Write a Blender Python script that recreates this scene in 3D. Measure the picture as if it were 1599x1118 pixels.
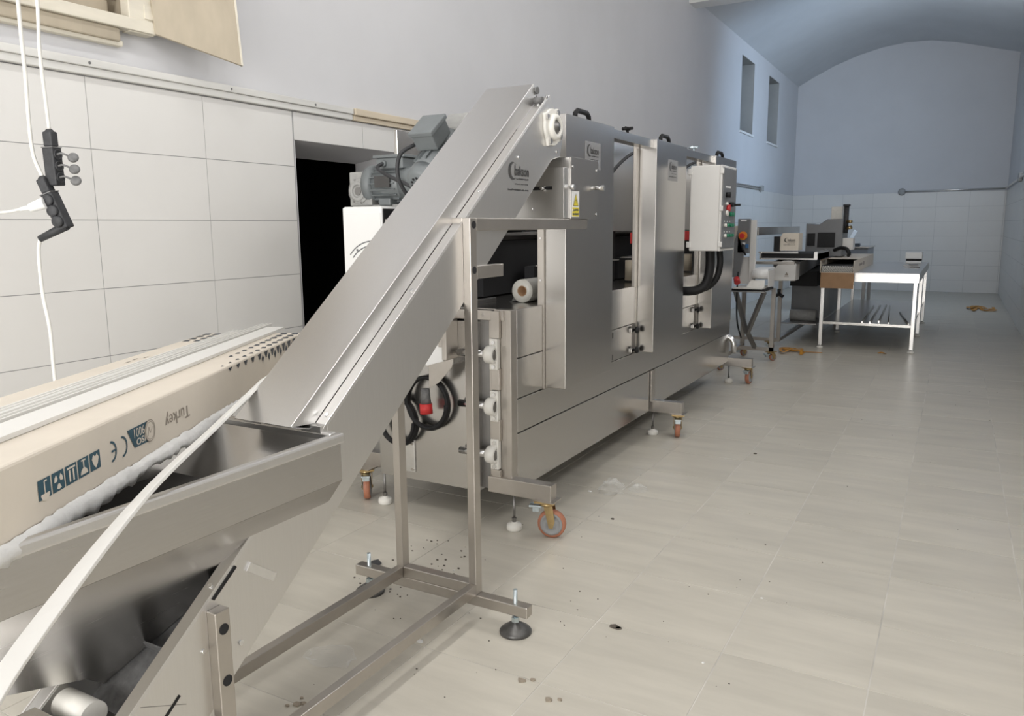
import bpy, bmesh, math, random
from mathutils import Vector, Matrix
random.seed(7)
for o in list(bpy.data.objects): bpy.data.objects.remove(o)
scene = bpy.context.scene
COL = scene.collection

# ---------------------------------------------------------------- camera
YAW, PITCH, ROLL, CAMH, FPX = 0.5128, 0.1648, 0.0084, 1.4019, 1225.34
def cam_axes():
    cy, sy, cp, sp = math.cos(YAW), math.sin(YAW), math.cos(PITCH), math.sin(PITCH)
    f = Vector((-sy*cp, cy*cp, -sp)); r = Vector((cy, sy, 0)); d = f.cross(r)
    c, s = math.cos(ROLL), math.sin(ROLL)
    return c*r + s*d, -s*r + c*d, f
r_, d_, f_ = cam_axes()
cam_data = bpy.data.cameras.new('camera')
cam = bpy.data.objects.new('camera', cam_data); COL.objects.link(cam)
m = Matrix((r_, -d_, -f_)).transposed().to_4x4(); m.translation = Vector((0, 0, CAMH))
cam.matrix_world = m
cam_data.sensor_fit = 'HORIZONTAL'; cam_data.sensor_width = 36
cam_data.lens = FPX/1599*36; cam_data.clip_start = 0.02; cam_data.clip_end = 200
scene.camera = cam

# ---------------------------------------------------------------- world, light, exposure
w = bpy.data.worlds.new('world'); scene.world = w; w.use_nodes = True
bg = w.node_tree.nodes['Background']; bg.inputs[0].default_value = (0.62, 0.75, 1.0, 1); bg.inputs[1].default_value = 1.0
def area(name, loc, target, sx, sy, power, col, spread=180):
    L = bpy.data.lights.new(name, 'AREA'); L.shape = 'RECTANGLE'; L.size = sx; L.size_y = sy
    L.energy = power; L.color = col; L.spread = math.radians(spread)
    o = bpy.data.objects.new(name, L); COL.objects.link(o); o.location = loc
    o.rotation_euler = (Vector(target)-Vector(loc)).to_track_quat('-Z', 'Y').to_euler()
    return o
XL, XR, YF, YB = -3.272, 0.7914, 18.69, -2.6
WARM = (1.0, 0.965, 0.905); BLUE = (0.64, 0.80, 1.0)
# daylight through the open entrance behind the camera
area('entrance_daylight', (-1.3, YB-0.25, 1.7), (-1.3, 4, 1.5), 3.0, 2.9, 245, WARM)
# daylight through the high windows of the right wall
NEARWIN = ((1.3, 18), (3.4, 18), (5.5, 19), (7.6, 18), (9.6, 14))
for yy, pw in NEARWIN:
    area('window_daylight', (XR+0.12, yy, 3.56), (XR-2.6, yy, 3.2), 0.9, 1.15, pw, WARM)
for yy, pw, tg, sp, cl in ((11.85, 46, (XL, 16.2, 2.2), 100, (0.44, 0.68, 1.0)), (13.0, 34, (-1.6, 18.6, 1.6), 160, (0.86, 0.93, 1.0))):
    area('far_daylight_and_fill', (XR+0.12, yy, 3.56), tg, 0.85, 1.15, pw, cl, sp)
area('far_daylight_and_fill', (XR+0.05, 13.0, 3.7), (-0.6, 14.6, 5.1), 0.7, 0.6, 22, (0.82, 0.91, 1.0), 140)  # extra area light aimed upward, added to make the vault glow
# light of the two ceiling lamps near the entrance (their housings are built with the ceiling)
LAMPS = ((-1.2, 0.9, 36), (-1.2, 3.9, 26))
for lx, ly, pw in LAMPS:
    area('ceiling_lamp_light', (lx, ly, 4.83), (lx, ly+0.001, 0), 0.28, 1.45, pw, (1.0, 0.98, 0.94))
scene.view_settings.view_transform = 'Standard'; scene.view_settings.look = 'None'
scene.view_settings.gamma = 1; scene.view_settings.use_curve_mapping = False
scene.view_settings.exposure = 0.0

# ---------------------------------------------------------------- materials
def mat(name, col, rough=0.5, metal=0.0, var=0.0, scale=8.0, stretch=(1, 1, 1), rvar=0.0, bump=0.0,
        bscale=None, obj_rand=0.0, emit=None, trans=0.0, alpha=1.0, coat=0.0, spec=None, col2=None, detail=4):
    M = bpy.data.materials.new(name); M.use_nodes = True
    nt = M.node_tree; P = nt.nodes['Principled BSDF']
    P.inputs['Base Color'].default_value = (*col, 1); P.inputs['Roughness'].default_value = rough
    P.inputs['Metallic'].default_value = metal
    if spec is not None: P.inputs['Specular IOR Level'].default_value = spec
    if coat: P.inputs['Coat Weight'].default_value = coat
    if trans: P.inputs['Transmission Weight'].default_value = trans
    if alpha < 1: P.inputs['Alpha'].default_value = alpha
    if emit: P.inputs['Emission Color'].default_value = (*col, 1); P.inputs['Emission Strength'].default_value = emit
    if var or rvar or bump or obj_rand:
        tc = nt.nodes.new('ShaderNodeTexCoord'); mp = nt.nodes.new('ShaderNodeMapping')
        mp.inputs['Scale'].default_value = stretch
        nt.links.new(tc.outputs['Object'], mp.inputs[0])
        nz = nt.nodes.new('ShaderNodeTexNoise'); nz.inputs['Scale'].default_value = scale
        nz.inputs['Detail'].default_value = detail; nz.inputs['Roughness'].default_value = 0.6
        nt.links.new(mp.outputs[0], nz.inputs['Vector'])
        if obj_rand:
            oi = nt.nodes.new('ShaderNodeObjectInfo')
            va = nt.nodes.new('ShaderNodeVectorMath'); va.operation = 'MULTIPLY_ADD'
            va.inputs[1].default_value = (37, 53, 19)
            cb = nt.nodes.new('ShaderNodeCombineXYZ')
            for k in range(3): nt.links.new(oi.outputs['Random'], cb.inputs[k])
            nt.links.new(cb.outputs[0], va.inputs[0]); nt.links.new(mp.outputs[0], va.inputs[2])
            nt.links.new(va.outputs[0], nz.inputs['Vector'])
        if var or obj_rand:
            mx = nt.nodes.new('ShaderNodeMix'); mx.data_type = 'RGBA'
            mr = nt.nodes.new('ShaderNodeMapRange'); mr.inputs[1].default_value = 0.3; mr.inputs[2].default_value = 0.7
            nt.links.new(nz.outputs[0], mr.inputs[0]); nt.links.new(mr.outputs[0], mx.inputs[0])
            c2 = col2 if col2 else tuple(max(0, c*(1-var)) for c in col)
            c1 = col if col2 else tuple(min(1, c*(1+var)) for c in col)
            mx.inputs[6].default_value = (*c2, 1); mx.inputs[7].default_value = (*c1, 1)
            last = mx.outputs[2]
            if obj_rand:
                hs = nt.nodes.new('ShaderNodeHueSaturation')
                m2 = nt.nodes.new('ShaderNodeMapRange'); m2.inputs[3].default_value = 1-obj_rand; m2.inputs[4].default_value = 1+obj_rand
                nt.links.new(oi.outputs['Random'], m2.inputs[0]); nt.links.new(m2.outputs[0], hs.inputs['Value'])
                nt.links.new(last, hs.inputs['Color']); last = hs.outputs[0]
            nt.links.new(last, P.inputs['Base Color'])
        if rvar:
            m3 = nt.nodes.new('ShaderNodeMapRange'); m3.inputs[3].default_value = max(0.02, rough-rvar); m3.inputs[4].default_value = rough+rvar
            nt.links.new(nz.outputs[0], m3.inputs[0]); nt.links.new(m3.outputs[0], P.inputs['Roughness'])
        if bump:
            nb = nt.nodes.new('ShaderNodeTexNoise'); nb.inputs['Scale'].default_value = bscale or scale
            nb.inputs['Detail'].default_value = 3
            nt.links.new(mp.outputs[0], nb.inputs['Vector'])
            bp = nt.nodes.new('ShaderNodeBump'); bp.inputs['Strength'].default_value = bump; bp.inputs['Distance'].default_value = 0.01
            nt.links.new(nb.outputs[0], bp.inputs['Height']); nt.links.new(bp.outputs[0], P.inputs['Normal'])
    return M
M = {}
M['floor_tile'] = mat('floor_tile', (0.545, 0.515, 0.45), 0.36, var=0.09, scale=3.0, stretch=(0.6, 3.4, 1), rvar=0.08, obj_rand=0.035, bump=0.03, bscale=40)
M['grout'] = mat('grout', (0.60, 0.58, 0.54), 0.85, var=0.25, scale=3)
M['wall_tile'] = mat('wall_tile', (0.66, 0.65, 0.63), 0.32, var=0.02, scale=2, obj_rand=0.012, bump=0.02, bscale=3)
M['wall_grout'] = mat('wall_grout', (0.36, 0.36, 0.36), 0.9, var=0.1, scale=5)
M['paint'] = mat('paint', (0.60, 0.60, 0.615), 0.75, var=0.025, scale=1.4, bump=0.05, bscale=14)
M['ceil_paint'] = mat('ceil_paint', (0.58, 0.60, 0.62), 0.7, var=0.04, scale=1.2)
M['steel'] = mat('steel', (0.53, 0.515, 0.495), 0.22, 1.0, var=0.02, scale=24, stretch=(12, 12, 0.3), rvar=0.03, detail=2)
M['steel_satin'] = mat('steel_satin', (0.52, 0.505, 0.485), 0.26, 1.0, var=0.02, scale=24, stretch=(10, 0.4, 10), rvar=0.03, detail=2)
M['steel_matte'] = mat('steel_matte', (0.68, 0.67, 0.655), 0.31, 1.0, var=0.015, scale=24, stretch=(10, 10, 0.4), rvar=0.03, detail=2)
M['steel_tube'] = mat('steel_tube', (0.50, 0.47, 0.435), 0.33, 1.0, var=0.05, scale=10, stretch=(1, 1, 1), rvar=0.05)
M['steel_dark'] = mat('steel_dark', (0.26, 0.255, 0.25), 0.40, 1.0, var=0.12, scale=4, rvar=0.1)
M['chrome'] = mat('chrome', (0.74, 0.74, 0.74), 0.16, 1.0, var=0.05, scale=20)
M['zinc'] = mat('zinc', (0.60, 0.68, 0.72), 0.35, 1.0, var=0.1, scale=60)
M['brass'] = mat('brass', (0.50, 0.37, 0.19), 0.30, 1.0, var=0.15, scale=30)
M['white_plastic'] = mat('white_plastic', (0.74, 0.725, 0.68), 0.42, var=0.05, scale=20)
M['white_paint'] = mat('white_paint', (0.78, 0.78, 0.77), 0.38, var=0.01, scale=5)
M['cabinet_paint'] = mat('cabinet_paint', (0.66, 0.65, 0.63), 0.45, var=0.015, scale=5)
M['pvc'] = mat('pvc', (0.74, 0.73, 0.70), 0.38, var=0.01, scale=6)
M['cord_white'] = mat('cord_white', (0.70, 0.69, 0.65), 0.45, var=0.03, scale=30)
M['black'] = mat('black', (0.012, 0.012, 0.013), 0.5, spec=0.25, var=0.2, scale=20)
M['rubber'] = mat('rubber', (0.028, 0.029, 0.032), 0.6, var=0.3, scale=40, bump=0.2, bscale=60)
M['rubber_grey'] = mat('rubber_grey', (0.13, 0.13, 0.13), 0.6, var=0.3, scale=40)
M['belt'] = mat('belt', (0.045, 0.042, 0.040), 0.6, var=0.2, scale=15)
M['void'] = mat('void', (0.012, 0.012, 0.014), 0.8, var=0.1, scale=4)  # near-black, stands in for the darkness inside openings, holes and slots
M['motor_grey'] = mat('motor_grey', (0.15, 0.165, 0.17), 0.45, var=0.06, scale=15)
M['motor_light'] = mat('motor_light', (0.31, 0.31, 0.30), 0.5, var=0.12, scale=30)
M['pad_dark'] = mat('pad_dark', (0.10, 0.098, 0.095), 0.38, 0.5, var=0.35, scale=25)
M['orange_wheel'] = mat('orange_wheel', (0.42, 0.17, 0.10), 0.5, var=0.1, scale=25)
M['wheel_grey'] = mat('wheel_grey', (0.30, 0.305, 0.31), 0.5, var=0.05, scale=25)
M['red'] = mat('red', (0.55, 0.03, 0.03), 0.4, var=0.05, scale=20)
M['green'] = mat('green', (0.01, 0.20, 0.10), 0.35, var=0.05, scale=20)
M['orange'] = mat('orange', (0.72, 0.24, 0.03), 0.45, var=0.05, scale=20)
M['blue'] = mat('blue', (0.05, 0.15, 0.33), 0.45, var=0.05, scale=20)
M['yellow'] = mat('yellow', (0.75, 0.62, 0.04), 0.5, var=0.02, scale=20)
M['panel_grey'] = mat('panel_grey', (0.16, 0.165, 0.172), 0.4, var=0.05, scale=10)
M['print_grey'] = mat('print_grey', (0.05, 0.048, 0.047), 0.5, var=0.05, scale=50)
M['card_white'] = mat('card_white', (0.66, 0.60, 0.515), 0.7, var=0.03, scale=6, bump=0.06, bscale=8)
M['card_brown'] = mat('card_brown', (0.33, 0.20, 0.11), 0.8, var=0.08, scale=12)
M['print_blue'] = mat('print_blue', (0.025, 0.075, 0.105), 0.6, var=0.05, scale=30)
M['print_black'] = mat('print_black', (0.04, 0.048, 0.06), 0.6, var=0.1, scale=30)
M['print_tan'] = mat('print_tan', (0.28, 0.24, 0.20), 0.7, var=0.1, scale=30)
M['wood_old'] = mat('wood_old', (0.42, 0.365, 0.28), 0.6, var=0.14, scale=5, stretch=(1, 1, 0.4))
M['wood_white'] = mat('wood_white', (0.62, 0.58, 0.49), 0.6, var=0.14, scale=9, stretch=(1, 0.25, 1))
M['wood_beige'] = mat('wood_beige', (0.60, 0.52, 0.40), 0.6, var=0.08, scale=9, stretch=(1, 0.25, 1))
M['trunking'] = mat('trunking', (0.62, 0.615, 0.59), 0.5, var=0.10, scale=4, stretch=(1, 0.4, 3))
M['film'] = mat('film', (0.80, 0.80, 0.79), 0.3, var=0.06, scale=30, alpha=0.80, bump=0.4, bscale=40)
M['film_clear'] = mat('film_clear', (0.80, 0.80, 0.78), 0.12, var=0.03, scale=30, alpha=0.22, bump=0.5, bscale=60)
M['roll_film'] = mat('roll_film', (0.55, 0.54, 0.50), 0.3, var=0.08, scale=30)
M['copper_wire'] = mat('copper_wire', (0.42, 0.24, 0.08), 0.5, var=0.2, scale=40)
M['strap'] = mat('strap', (0.58, 0.27, 0.03), 0.5, var=0.15, scale=40)
M['debris'] = mat('debris', (0.10, 0.085, 0.07), 0.9, var=0.4, scale=60)
M['stain'] = mat('stain', (0.30, 0.255, 0.20), 0.8, var=0.3, scale=60)
M['nameplate'] = mat('nameplate', (0.36, 0.355, 0.35), 0.45, 0.6, var=0.05, scale=15)
M['niche'] = mat('niche', (0.34, 0.335, 0.32), 0.8, var=0.06, scale=3)
M['lamp_glow'] = mat('lamp_glow', (1.0, 0.98, 0.94), 0.4, emit=6.0)
M['concrete'] = mat('concrete', (0.4, 0.4, 0.38), 0.9, var=0.08, scale=3)

# ---------------------------------------------------------------- mesh helpers
class B:
    def __init__(s): s.v = []; s.f = []; s.sm = []
    def add(s, v, f, smooth=False):
        n = len(s.v); s.v += [tuple(p) for p in v]; s.f += [tuple(n+i for i in q) for q in f]; s.sm += [smooth]*len(f); return s
    def box(s, x0, x1, y0, y1, z0, z1):
        x0, x1 = sorted((x0, x1)); y0, y1 = sorted((y0, y1)); z0, z1 = sorted((z0, z1))
        v = [(x, y, z) for z in (z0, z1) for y in (y0, y1) for x in (x0, x1)]
        return s.add(v, [(0, 2, 3, 1), (4, 5, 7, 6), (0, 1, 5, 4), (2, 6, 7, 3), (0, 4, 6, 2), (1, 3, 7, 5)])
    def obox(s, c, ax, ay, az, hx, hy, hz):
        c = Vector(c); ax, ay, az = Vector(ax), Vector(ay), Vector(az)
        v = [c+ax*hx*i+ay*hy*j+az*hz*k for k in (-1, 1) for j in (-1, 1) for i in (-1, 1)]
        return s.add(v, [(0, 2, 3, 1), (4, 5, 7, 6), (0, 1, 5, 4), (2, 6, 7, 3), (0, 4, 6, 2), (1, 3, 7, 5)])
    def cyl(s, p0, p1, r0, r1=None, n=20, smooth=True):
        p0, p1 = Vector(p0), Vector(p1); r1 = r0 if r1 is None else r1
        d = (p1-p0).normalized(); a = d.orthogonal().normalized(); b = d.cross(a)
        v = []
        for p, r in ((p0, r0), (p1, r1)):
            for k in range(n):
                t = 2*math.pi*k/n; v.append(p+a*r*math.cos(t)+b*r*math.sin(t))
        s.add(v, [(k, (k+1) % n, n+(k+1) % n, n+k) for k in range(n)], smooth)
        m = len(s.v)-2*n
        s.f += [tuple(m+k for k in reversed(range(n))), tuple(m+n+k for k in range(n))]; s.sm += [False, False]
        return s
    def lathe(s, o, axis, prof, n=28, caps=True):
        o = Vector(o); d = Vector(axis).normalized(); a = d.orthogonal().normalized(); b = d.cross(a)
        v = []
        for r, h in prof:
            for k in range(n):
                t = 2*math.pi*k/n; v.append(o+d*h+a*r*math.cos(t)+b*r*math.sin(t))
        f = []
        for i in range(len(prof)-1):
            for k in range(n): f.append((i*n+k, i*n+(k+1) % n, (i+1)*n+(k+1) % n, (i+1)*n+k))
        s.add(v, f, True)
        m = len(s.v)-len(v)
        if not caps: return s
        if prof[0][0] > 1e-5: s.f.append(tuple(m+k for k in reversed(range(n)))); s.sm.append(False)
        if prof[-1][0] > 1e-5: s.f.append(tuple(m+(len(prof)-1)*n+k for k in range(n))); s.sm.append(False)
        return s
    def tube(s, pts, r, n=10):
        pts = [Vector(p) for p in pts]; rings = []; a = None
        for i, p in enumerate(pts):
            t = (pts[min(i+1, len(pts)-1)]-pts[max(i-1, 0)]).normalized()
            if a is None: a = t.orthogonal().normalized()
            a = (a-t*a.dot(t)).normalized(); b = t.cross(a)
            rr = r[i] if isinstance(r, (list, tuple)) else r
            rings.append([p+a*rr*math.cos(2*math.pi*k/n)+b*rr*math.sin(2*math.pi*k/n) for k in range(n)])
        v = [q for R in rings for q in R]; L = len(rings)
        f = [(i*n+k, i*n+(k+1) % n, (i+1)*n+(k+1) % n, (i+1)*n+k) for i in range(L-1) for k in range(n)]
        s.add(v, f, True); m = len(s.v)-len(v)
        s.f += [tuple(m+k for k in reversed(range(n))), tuple(m+(L-1)*n+k for k in range(n))]; s.sm += [False, False]
        return s
    def prism(s, poly, axis, a, b):
        def P(u, w, t): return {'x': (t, u, w), 'y': (u, t, w), 'z': (u, w, t)}[axis]
        n = len(poly); v = [P(u, w, a) for u, w in poly]+[P(u, w, b) for u, w in poly]
        return s.add(v, [tuple(range(n))[::-1], tuple(range(n, 2*n))]+[(k, (k+1) % n, n+(k+1) % n, n+k) for k in range(n)])
    def plate(s, pts, off):     # polygon in space with a thickness vector
        off = Vector(off); pts = [Vector(p) for p in pts]; n = len(pts)
        return s.add(pts+[p+off for p in pts], [tuple(range(n))[::-1], tuple(range(n, 2*n))]+[(k, (k+1) % n, n+(k+1) % n, n+k) for k in range(n)])
    def mesh(s, name, mt):
        me = bpy.data.meshes.new(name); me.from_pydata(s.v, [], s.f)
        bm = bmesh.new(); bm.from_mesh(me)
        bmesh.ops.recalc_face_normals(bm, faces=bm.faces); bm.to_mesh(me); bm.free()
        me.polygons.foreach_set('use_smooth', s.sm); me.materials.append(M[mt]); return me
    def build(s, name, mt, parent=None, bevel=0.0, label=None, seg=2):
        me = s.mesh(name, mt); o = bpy.data.objects.new(name, me); COL.objects.link(o)
        if parent is not None: attach(o, parent)
        if bevel:
            md = o.modifiers.new('bevel', 'BEVEL'); md.width = bevel; md.segments = seg; md.limit_method = 'ANGLE'; md.angle_limit = 0.6
        if label: o['label'] = label
        return o
def wpos(o):
    p = Vector(o.location)
    return p+wpos(o.parent) if o.parent else p
def attach(o, parent):
    o.parent = parent; o.location = -wpos(parent)
def thing(name, label, cat, loc=(0, 0, 0), group=None):
    o = bpy.data.objects.new(name, None); COL.objects.link(o); o.location = loc
    o.empty_display_size = 0.1; tag(o, label, cat, group); return o
def tag(o, label, cat, group=None):
    o['label'] = label; o['category'] = cat
    if group: o['group'] = group
    return o
def struct(o): o['kind'] = 'structure'; return o
def piece(name, me, parent, loc, world=False):
    o = bpy.data.objects.new(name, me); COL.objects.link(o); o.parent = parent; o.location = Vector(loc)-wpos(parent); return o
def copy_tree(o, parent=None):
    c = o.copy(); COL.objects.link(c); c.parent = parent
    for ch in o.children: copy_tree(ch, c)
    return c
def arc(c, r, a0, a1, n, u, v):
    c, u, v = Vector(c), Vector(u), Vector(v)
    return [c+u*r*math.cos(math.radians(a0+(a1-a0)*k/n))+v*r*math.sin(math.radians(a0+(a1-a0)*k/n)) for k in range(n+1)]
def bez(p, n=16):
    p = [Vector(q) for q in p]; out = []
    P = [2*p[0]-p[1]]+p+[2*p[-1]-p[-2]]
    for i in range(1, len(P)-2):
        for k in range(n):
            t = k/n
            out.append(0.5*((2*P[i])+(-P[i-1]+P[i+1])*t+(2*P[i-1]-5*P[i]+4*P[i+1]-P[i+2])*t*t+(-P[i-1]+3*P[i]-3*P[i+1]+P[i+2])*t**3))
    out.append(p[-1]); return out
def text(body, name, mt, parent, org, ux, uy, size, width=None, bold=0.0, label=None):
    """flat lettering: origin at the lower left corner, ux reading direction, uy up"""
    cu = bpy.data.curves.new(name, 'FONT'); cu.body = body; cu.size = 1; cu.resolution_u = 3; cu.offset = bold; cu.extrude = 0.0
    to = bpy.data.objects.new(name, cu); COL.objects.link(to)
    dg = bpy.context.evaluated_depsgraph_get(); me = bpy.data.meshes.new_from_object(to.evaluated_get(dg))
    bpy.data.objects.remove(to)
    xs = [v.co.x for v in me.vertices]; ys = [v.co.y for v in me.vertices]
    x0, x1, y0, y1 = min(xs), max(xs), min(ys), max(ys)
    ux, uy = Vector(ux), Vector(uy); ky = size/(y1-y0); kx = (width/(x1-x0)) if width else ky
    org = Vector(org)
    for v in me.vertices: v.co = org+ux*(v.co.x-x0)*kx+uy*(v.co.y-y0)*ky
    me.materials.clear(); me.materials.append(M[mt]); me.name = name
    o = bpy.data.objects.new(name, me); COL.objects.link(o)
    if parent is not None: attach(o, parent)
    if label: o['label'] = label
    return o

# ---------------------------------------------------------------- the setting
ZC = 4.95      # flat ceiling of the front section
FS, FX, FY = 0.4466, -1.4766, 1.9969
floor = struct(B().box(XL-0.3, XR+0.3, YB-0.3, YF+0.3, -0.12, -0.0015).build('floor', 'grout'))
g = 0.0022
tile_me = B().box(-FS/2+g, FS/2-g, -FS/2+g, FS/2-g, -0.02, 0).mesh('floor_tile', 'floor_tile')
cells = []
for i in range(-6, 7):
    for j in range(-11, 40):
        x0, x1, y0, y1 = FX+i*FS, FX+(i+1)*FS, FY+j*FS, FY+(j+1)*FS
        if x1 <= XL+0.02 or x0 >= XR-0.02 or y1 < YB or y0 > YF-0.02: continue
        cx0, cx1, cy0, cy1 = max(x0, XL), min(x1, XR), max(y0, YB), min(y1, YF)
        cells.append((j, cx0, cx1, cy0, cy1, (cx1-cx0 > FS-1e-3 and cy1-cy0 > FS-1e-3)))
near, far = [], []
for c in cells: (near if (-4 <= c[0] <= 24 and (c[2] > -2.9 or c[0] < 8)) else far).append(c)
near = near[:296] + []; far += [c for c in cells if c not in near and c not in far]
for j, x0, x1, y0, y1, full in near:
    if full: piece('floor_tile', tile_me, floor, ((x0+x1)/2, (y0+y1)/2, 0))
    else:
        o = B().box(x0-(x0+x1)/2+g, x1-(x0+x1)/2-g, y0-(y0+y1)/2+g, y1-(y0+y1)/2-g, -0.02, 0).build('floor_tile', 'floor_tile'); o.parent = floor; o.location = ((x0+x1)/2, (y0+y1)/2, 0)
b = B()
for j, x0, x1, y0, y1, full in far: b.box(x0+g, x1-g, y0+g, y1-g, -0.02, 0)
o = b.build('floor_tile_field', 'floor_tile', floor); o['kind'] = 'stuff'

DY0, DY1, DZ = 3.353, 4.31, 1.895     # doorway in the left wall
WINS = [(13.58, 14.5), (15.70, 16.65)]; WZ0, WZ1 = 2.965, 4.16
def wall_with_holes(name, xin, xout, holes, z1, mt='paint', ya=YB, yb=YF):
    ys = sorted({ya, yb, *[h[0] for h in holes], *[h[1] for h in holes]}); zs = sorted({0.0, z1, *[h[2] for h in holes], *[h[3] for h in holes]})
    b = B()
    for a, c in zip(ys, ys[1:]):
        run = None
        for p, q in zip(zs, zs[1:]):
            mid = ((a+c)/2, (p+q)/2)
            if any(h[0] < mid[0] < h[1] and h[2] < mid[1] < h[3] for h in holes): continue
            b.box(xin, xout, a, c, p, q)
    me = b.mesh(name, mt); bm = bmesh.new(); bm.from_mesh(me)
    bmesh.ops.remove_doubles(bm, verts=bm.verts, dist=1e-5); bm.to_mesh(me); bm.free()
    o = bpy.data.objects.new(name, me); COL.objects.link(o); return struct(o)
TW, TH, TT = 0.6, 0.3, 0.008          # wall tiles stand 8 mm proud of the plaster
PX = XL-TT
holes = [(DY0, DY1, 0.0, DZ)]+[(a, c, WZ0, WZ1) for a, c in WINS]
CABY0, CABY1, CABZ0, CABZ1 = 1.30, 2.40, 2.318, 3.05
holes.append((CABY0, CABY1, CABZ0, CABZ1))
wl = wall_with_holes('wall_left', PX, PX-0.36, holes, 5.3)
rows = [2.0495-TH*k for k in range(7)]+[0.0]
def wall_tiles(parent, place, n0, n1, lo, hi, phase, skip=()):
    """pieces in wall coordinates (u along the wall, z up)"""
    q = 0.0018; cache = {}
    for k in range(n0, n1):
        u0, u1 = max(lo, phase+TW*k), min(hi, phase+TW*(k+1))
        if u1-u0 < 0.02: continue
        for zt, zb in zip(rows, rows[1:]):
            parts = [(u0, u1, zb, zt)]
            for (a, c, p, t) in skip:
                new = []
                for (s0, s1, z0, z1) in parts:
                    if s1 <= a or s0 >= c or z1 <= p or z0 >= t: new.append((s0, s1, z0, z1)); continue
                    if s0 < a: new.append((s0, a, z0, z1))
                    if s1 > c: new.append((c, s1, z0, z1))
                    if z1 > t: new.append((max(s0, a), min(s1, c), t, z1))
                parts = new
            for (s0, s1, z0, z1) in parts:
                if s1-s0 < 0.015 or z1-z0 < 0.01: continue
                place(s0+q, s1-q, z0+q, z1-q, cache, parent)
def place_x(xface, sgn):
    def f(a, c, p, t, cache, parent):
        key = (round(c-a, 4), round(t-p, 4))
        if key not in cache: cache[key] = B().box(0, -sgn*(TT-0.001), -(c-a)/2, (c-a)/2, -(t-p)/2, (t-p)/2).mesh('tile', 'wall_tile')
        piece('tile', cache[key], parent, (xface, (a+c)/2, (p+t)/2))
    return f
def place_y(yface):
    def f(a, c, p, t, cache, parent):
        key = (round(c-a, 4), round(t-p, 4))
        if key not in cache: cache[key] = B().box(-(c-a)/2, (c-a)/2, 0, TT-0.001, -(t-p)/2, (t-p)/2).mesh('tile', 'wall_tile')
        piece('tile', cache[key], parent, ((a+c)/2, yface, (p+t)/2))
    return f
# grout bed behind the tiles
gb = B().box(PX, PX+0.006, YB, DY0, 0, 2.0495).box(PX, PX+0.006, DY1, YF, 0, 2.0495).box(PX, PX+0.006, DY0, DY1, DZ, 2.0495).build('grout_bed', 'wall_grout', wl)
wall_tiles(wl, place_x(XL, 1), -3, 28, -0.2, YF, 2.1435, skip=[(DY0, DY1, -1, DZ)])
# door reveal and the room behind, its darkness put into near-black walls
b = B()
b.plate([(PX, DY0, DZ), (PX, DY1, DZ), (PX-0.36, DY1, DZ-0.055), (PX-0.36, DY0, DZ-0.055)], (0, 0, 0.06))
b.box(PX, PX-0.36, DY1-0.012, DY1, 0, DZ).box(PX, PX-0.36, DY0, DY0+0.012, 0, DZ)
b.build('door_reveal', 'paint', wl)
X0 = PX-0.36
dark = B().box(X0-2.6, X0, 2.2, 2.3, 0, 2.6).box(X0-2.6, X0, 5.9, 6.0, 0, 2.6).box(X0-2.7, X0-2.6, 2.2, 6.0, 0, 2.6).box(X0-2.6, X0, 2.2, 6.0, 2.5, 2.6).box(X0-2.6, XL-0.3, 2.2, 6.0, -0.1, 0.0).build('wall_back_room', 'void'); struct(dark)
# window niches with grey panels, frame and sill
for n, (a, c) in enumerate(WINS):
    o = B().box(PX-0.30, PX-0.25, a, c, WZ0, WZ1).build(f'window_{n+1}', 'niche'); struct(o)
    B().box(PX-0.25, PX-0.22, a, a+0.045, WZ0, WZ1).box(PX-0.25, PX-0.22, c-0.045, c, WZ0, WZ1).box(PX-0.25, PX-0.22, a, c, WZ0, WZ0+0.045).box(PX-0.25, PX-0.22, a, c, WZ1-0.045, WZ1).build('window_frame', 'niche', o)
    B().box(PX-0.25, PX+0.025, a-0.02, c+0.02, WZ0-0.035, WZ0).build('window_sill', 'white_paint', o, 0.004)
    B().box(PX-0.25, PX-0.003, a, a+0.006, WZ0, WZ1).box(PX-0.25, PX-0.003, c-0.006, c, WZ0, WZ1).box(PX-0.25, PX-0.003, a, c, WZ1-0.006, WZ1).build('window_reveal', 'niche', o)
# far wall
vault = [(XL-0.05, 4.36), (-2.95, 4.56), (-2.55, 4.75), (-2.1, 4.91), (-1.65, 5.02), (-1.2, 5.07), (-0.75, 5.06), (-0.3, 4.97), (0.1, 4.86), (0.45, 4.76), (XR+0.05, 4.65)]
wf = struct(B().prism([(XL-0.3, 0), (XR+0.3, 0), (XR+0.3, 5.4), (XL-0.3, 5.4)], 'y', YF+TT, YF+0.3).build('wall_far', 'paint'))
B().box(XL, XR, YF+0.002, YF+TT, 0, 2.0495).build('grout_bed', 'wall_grout', wf)
wall_tiles(wf, place_y(YF), -8, 1, XL, XR, XR-0.03)
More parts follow.
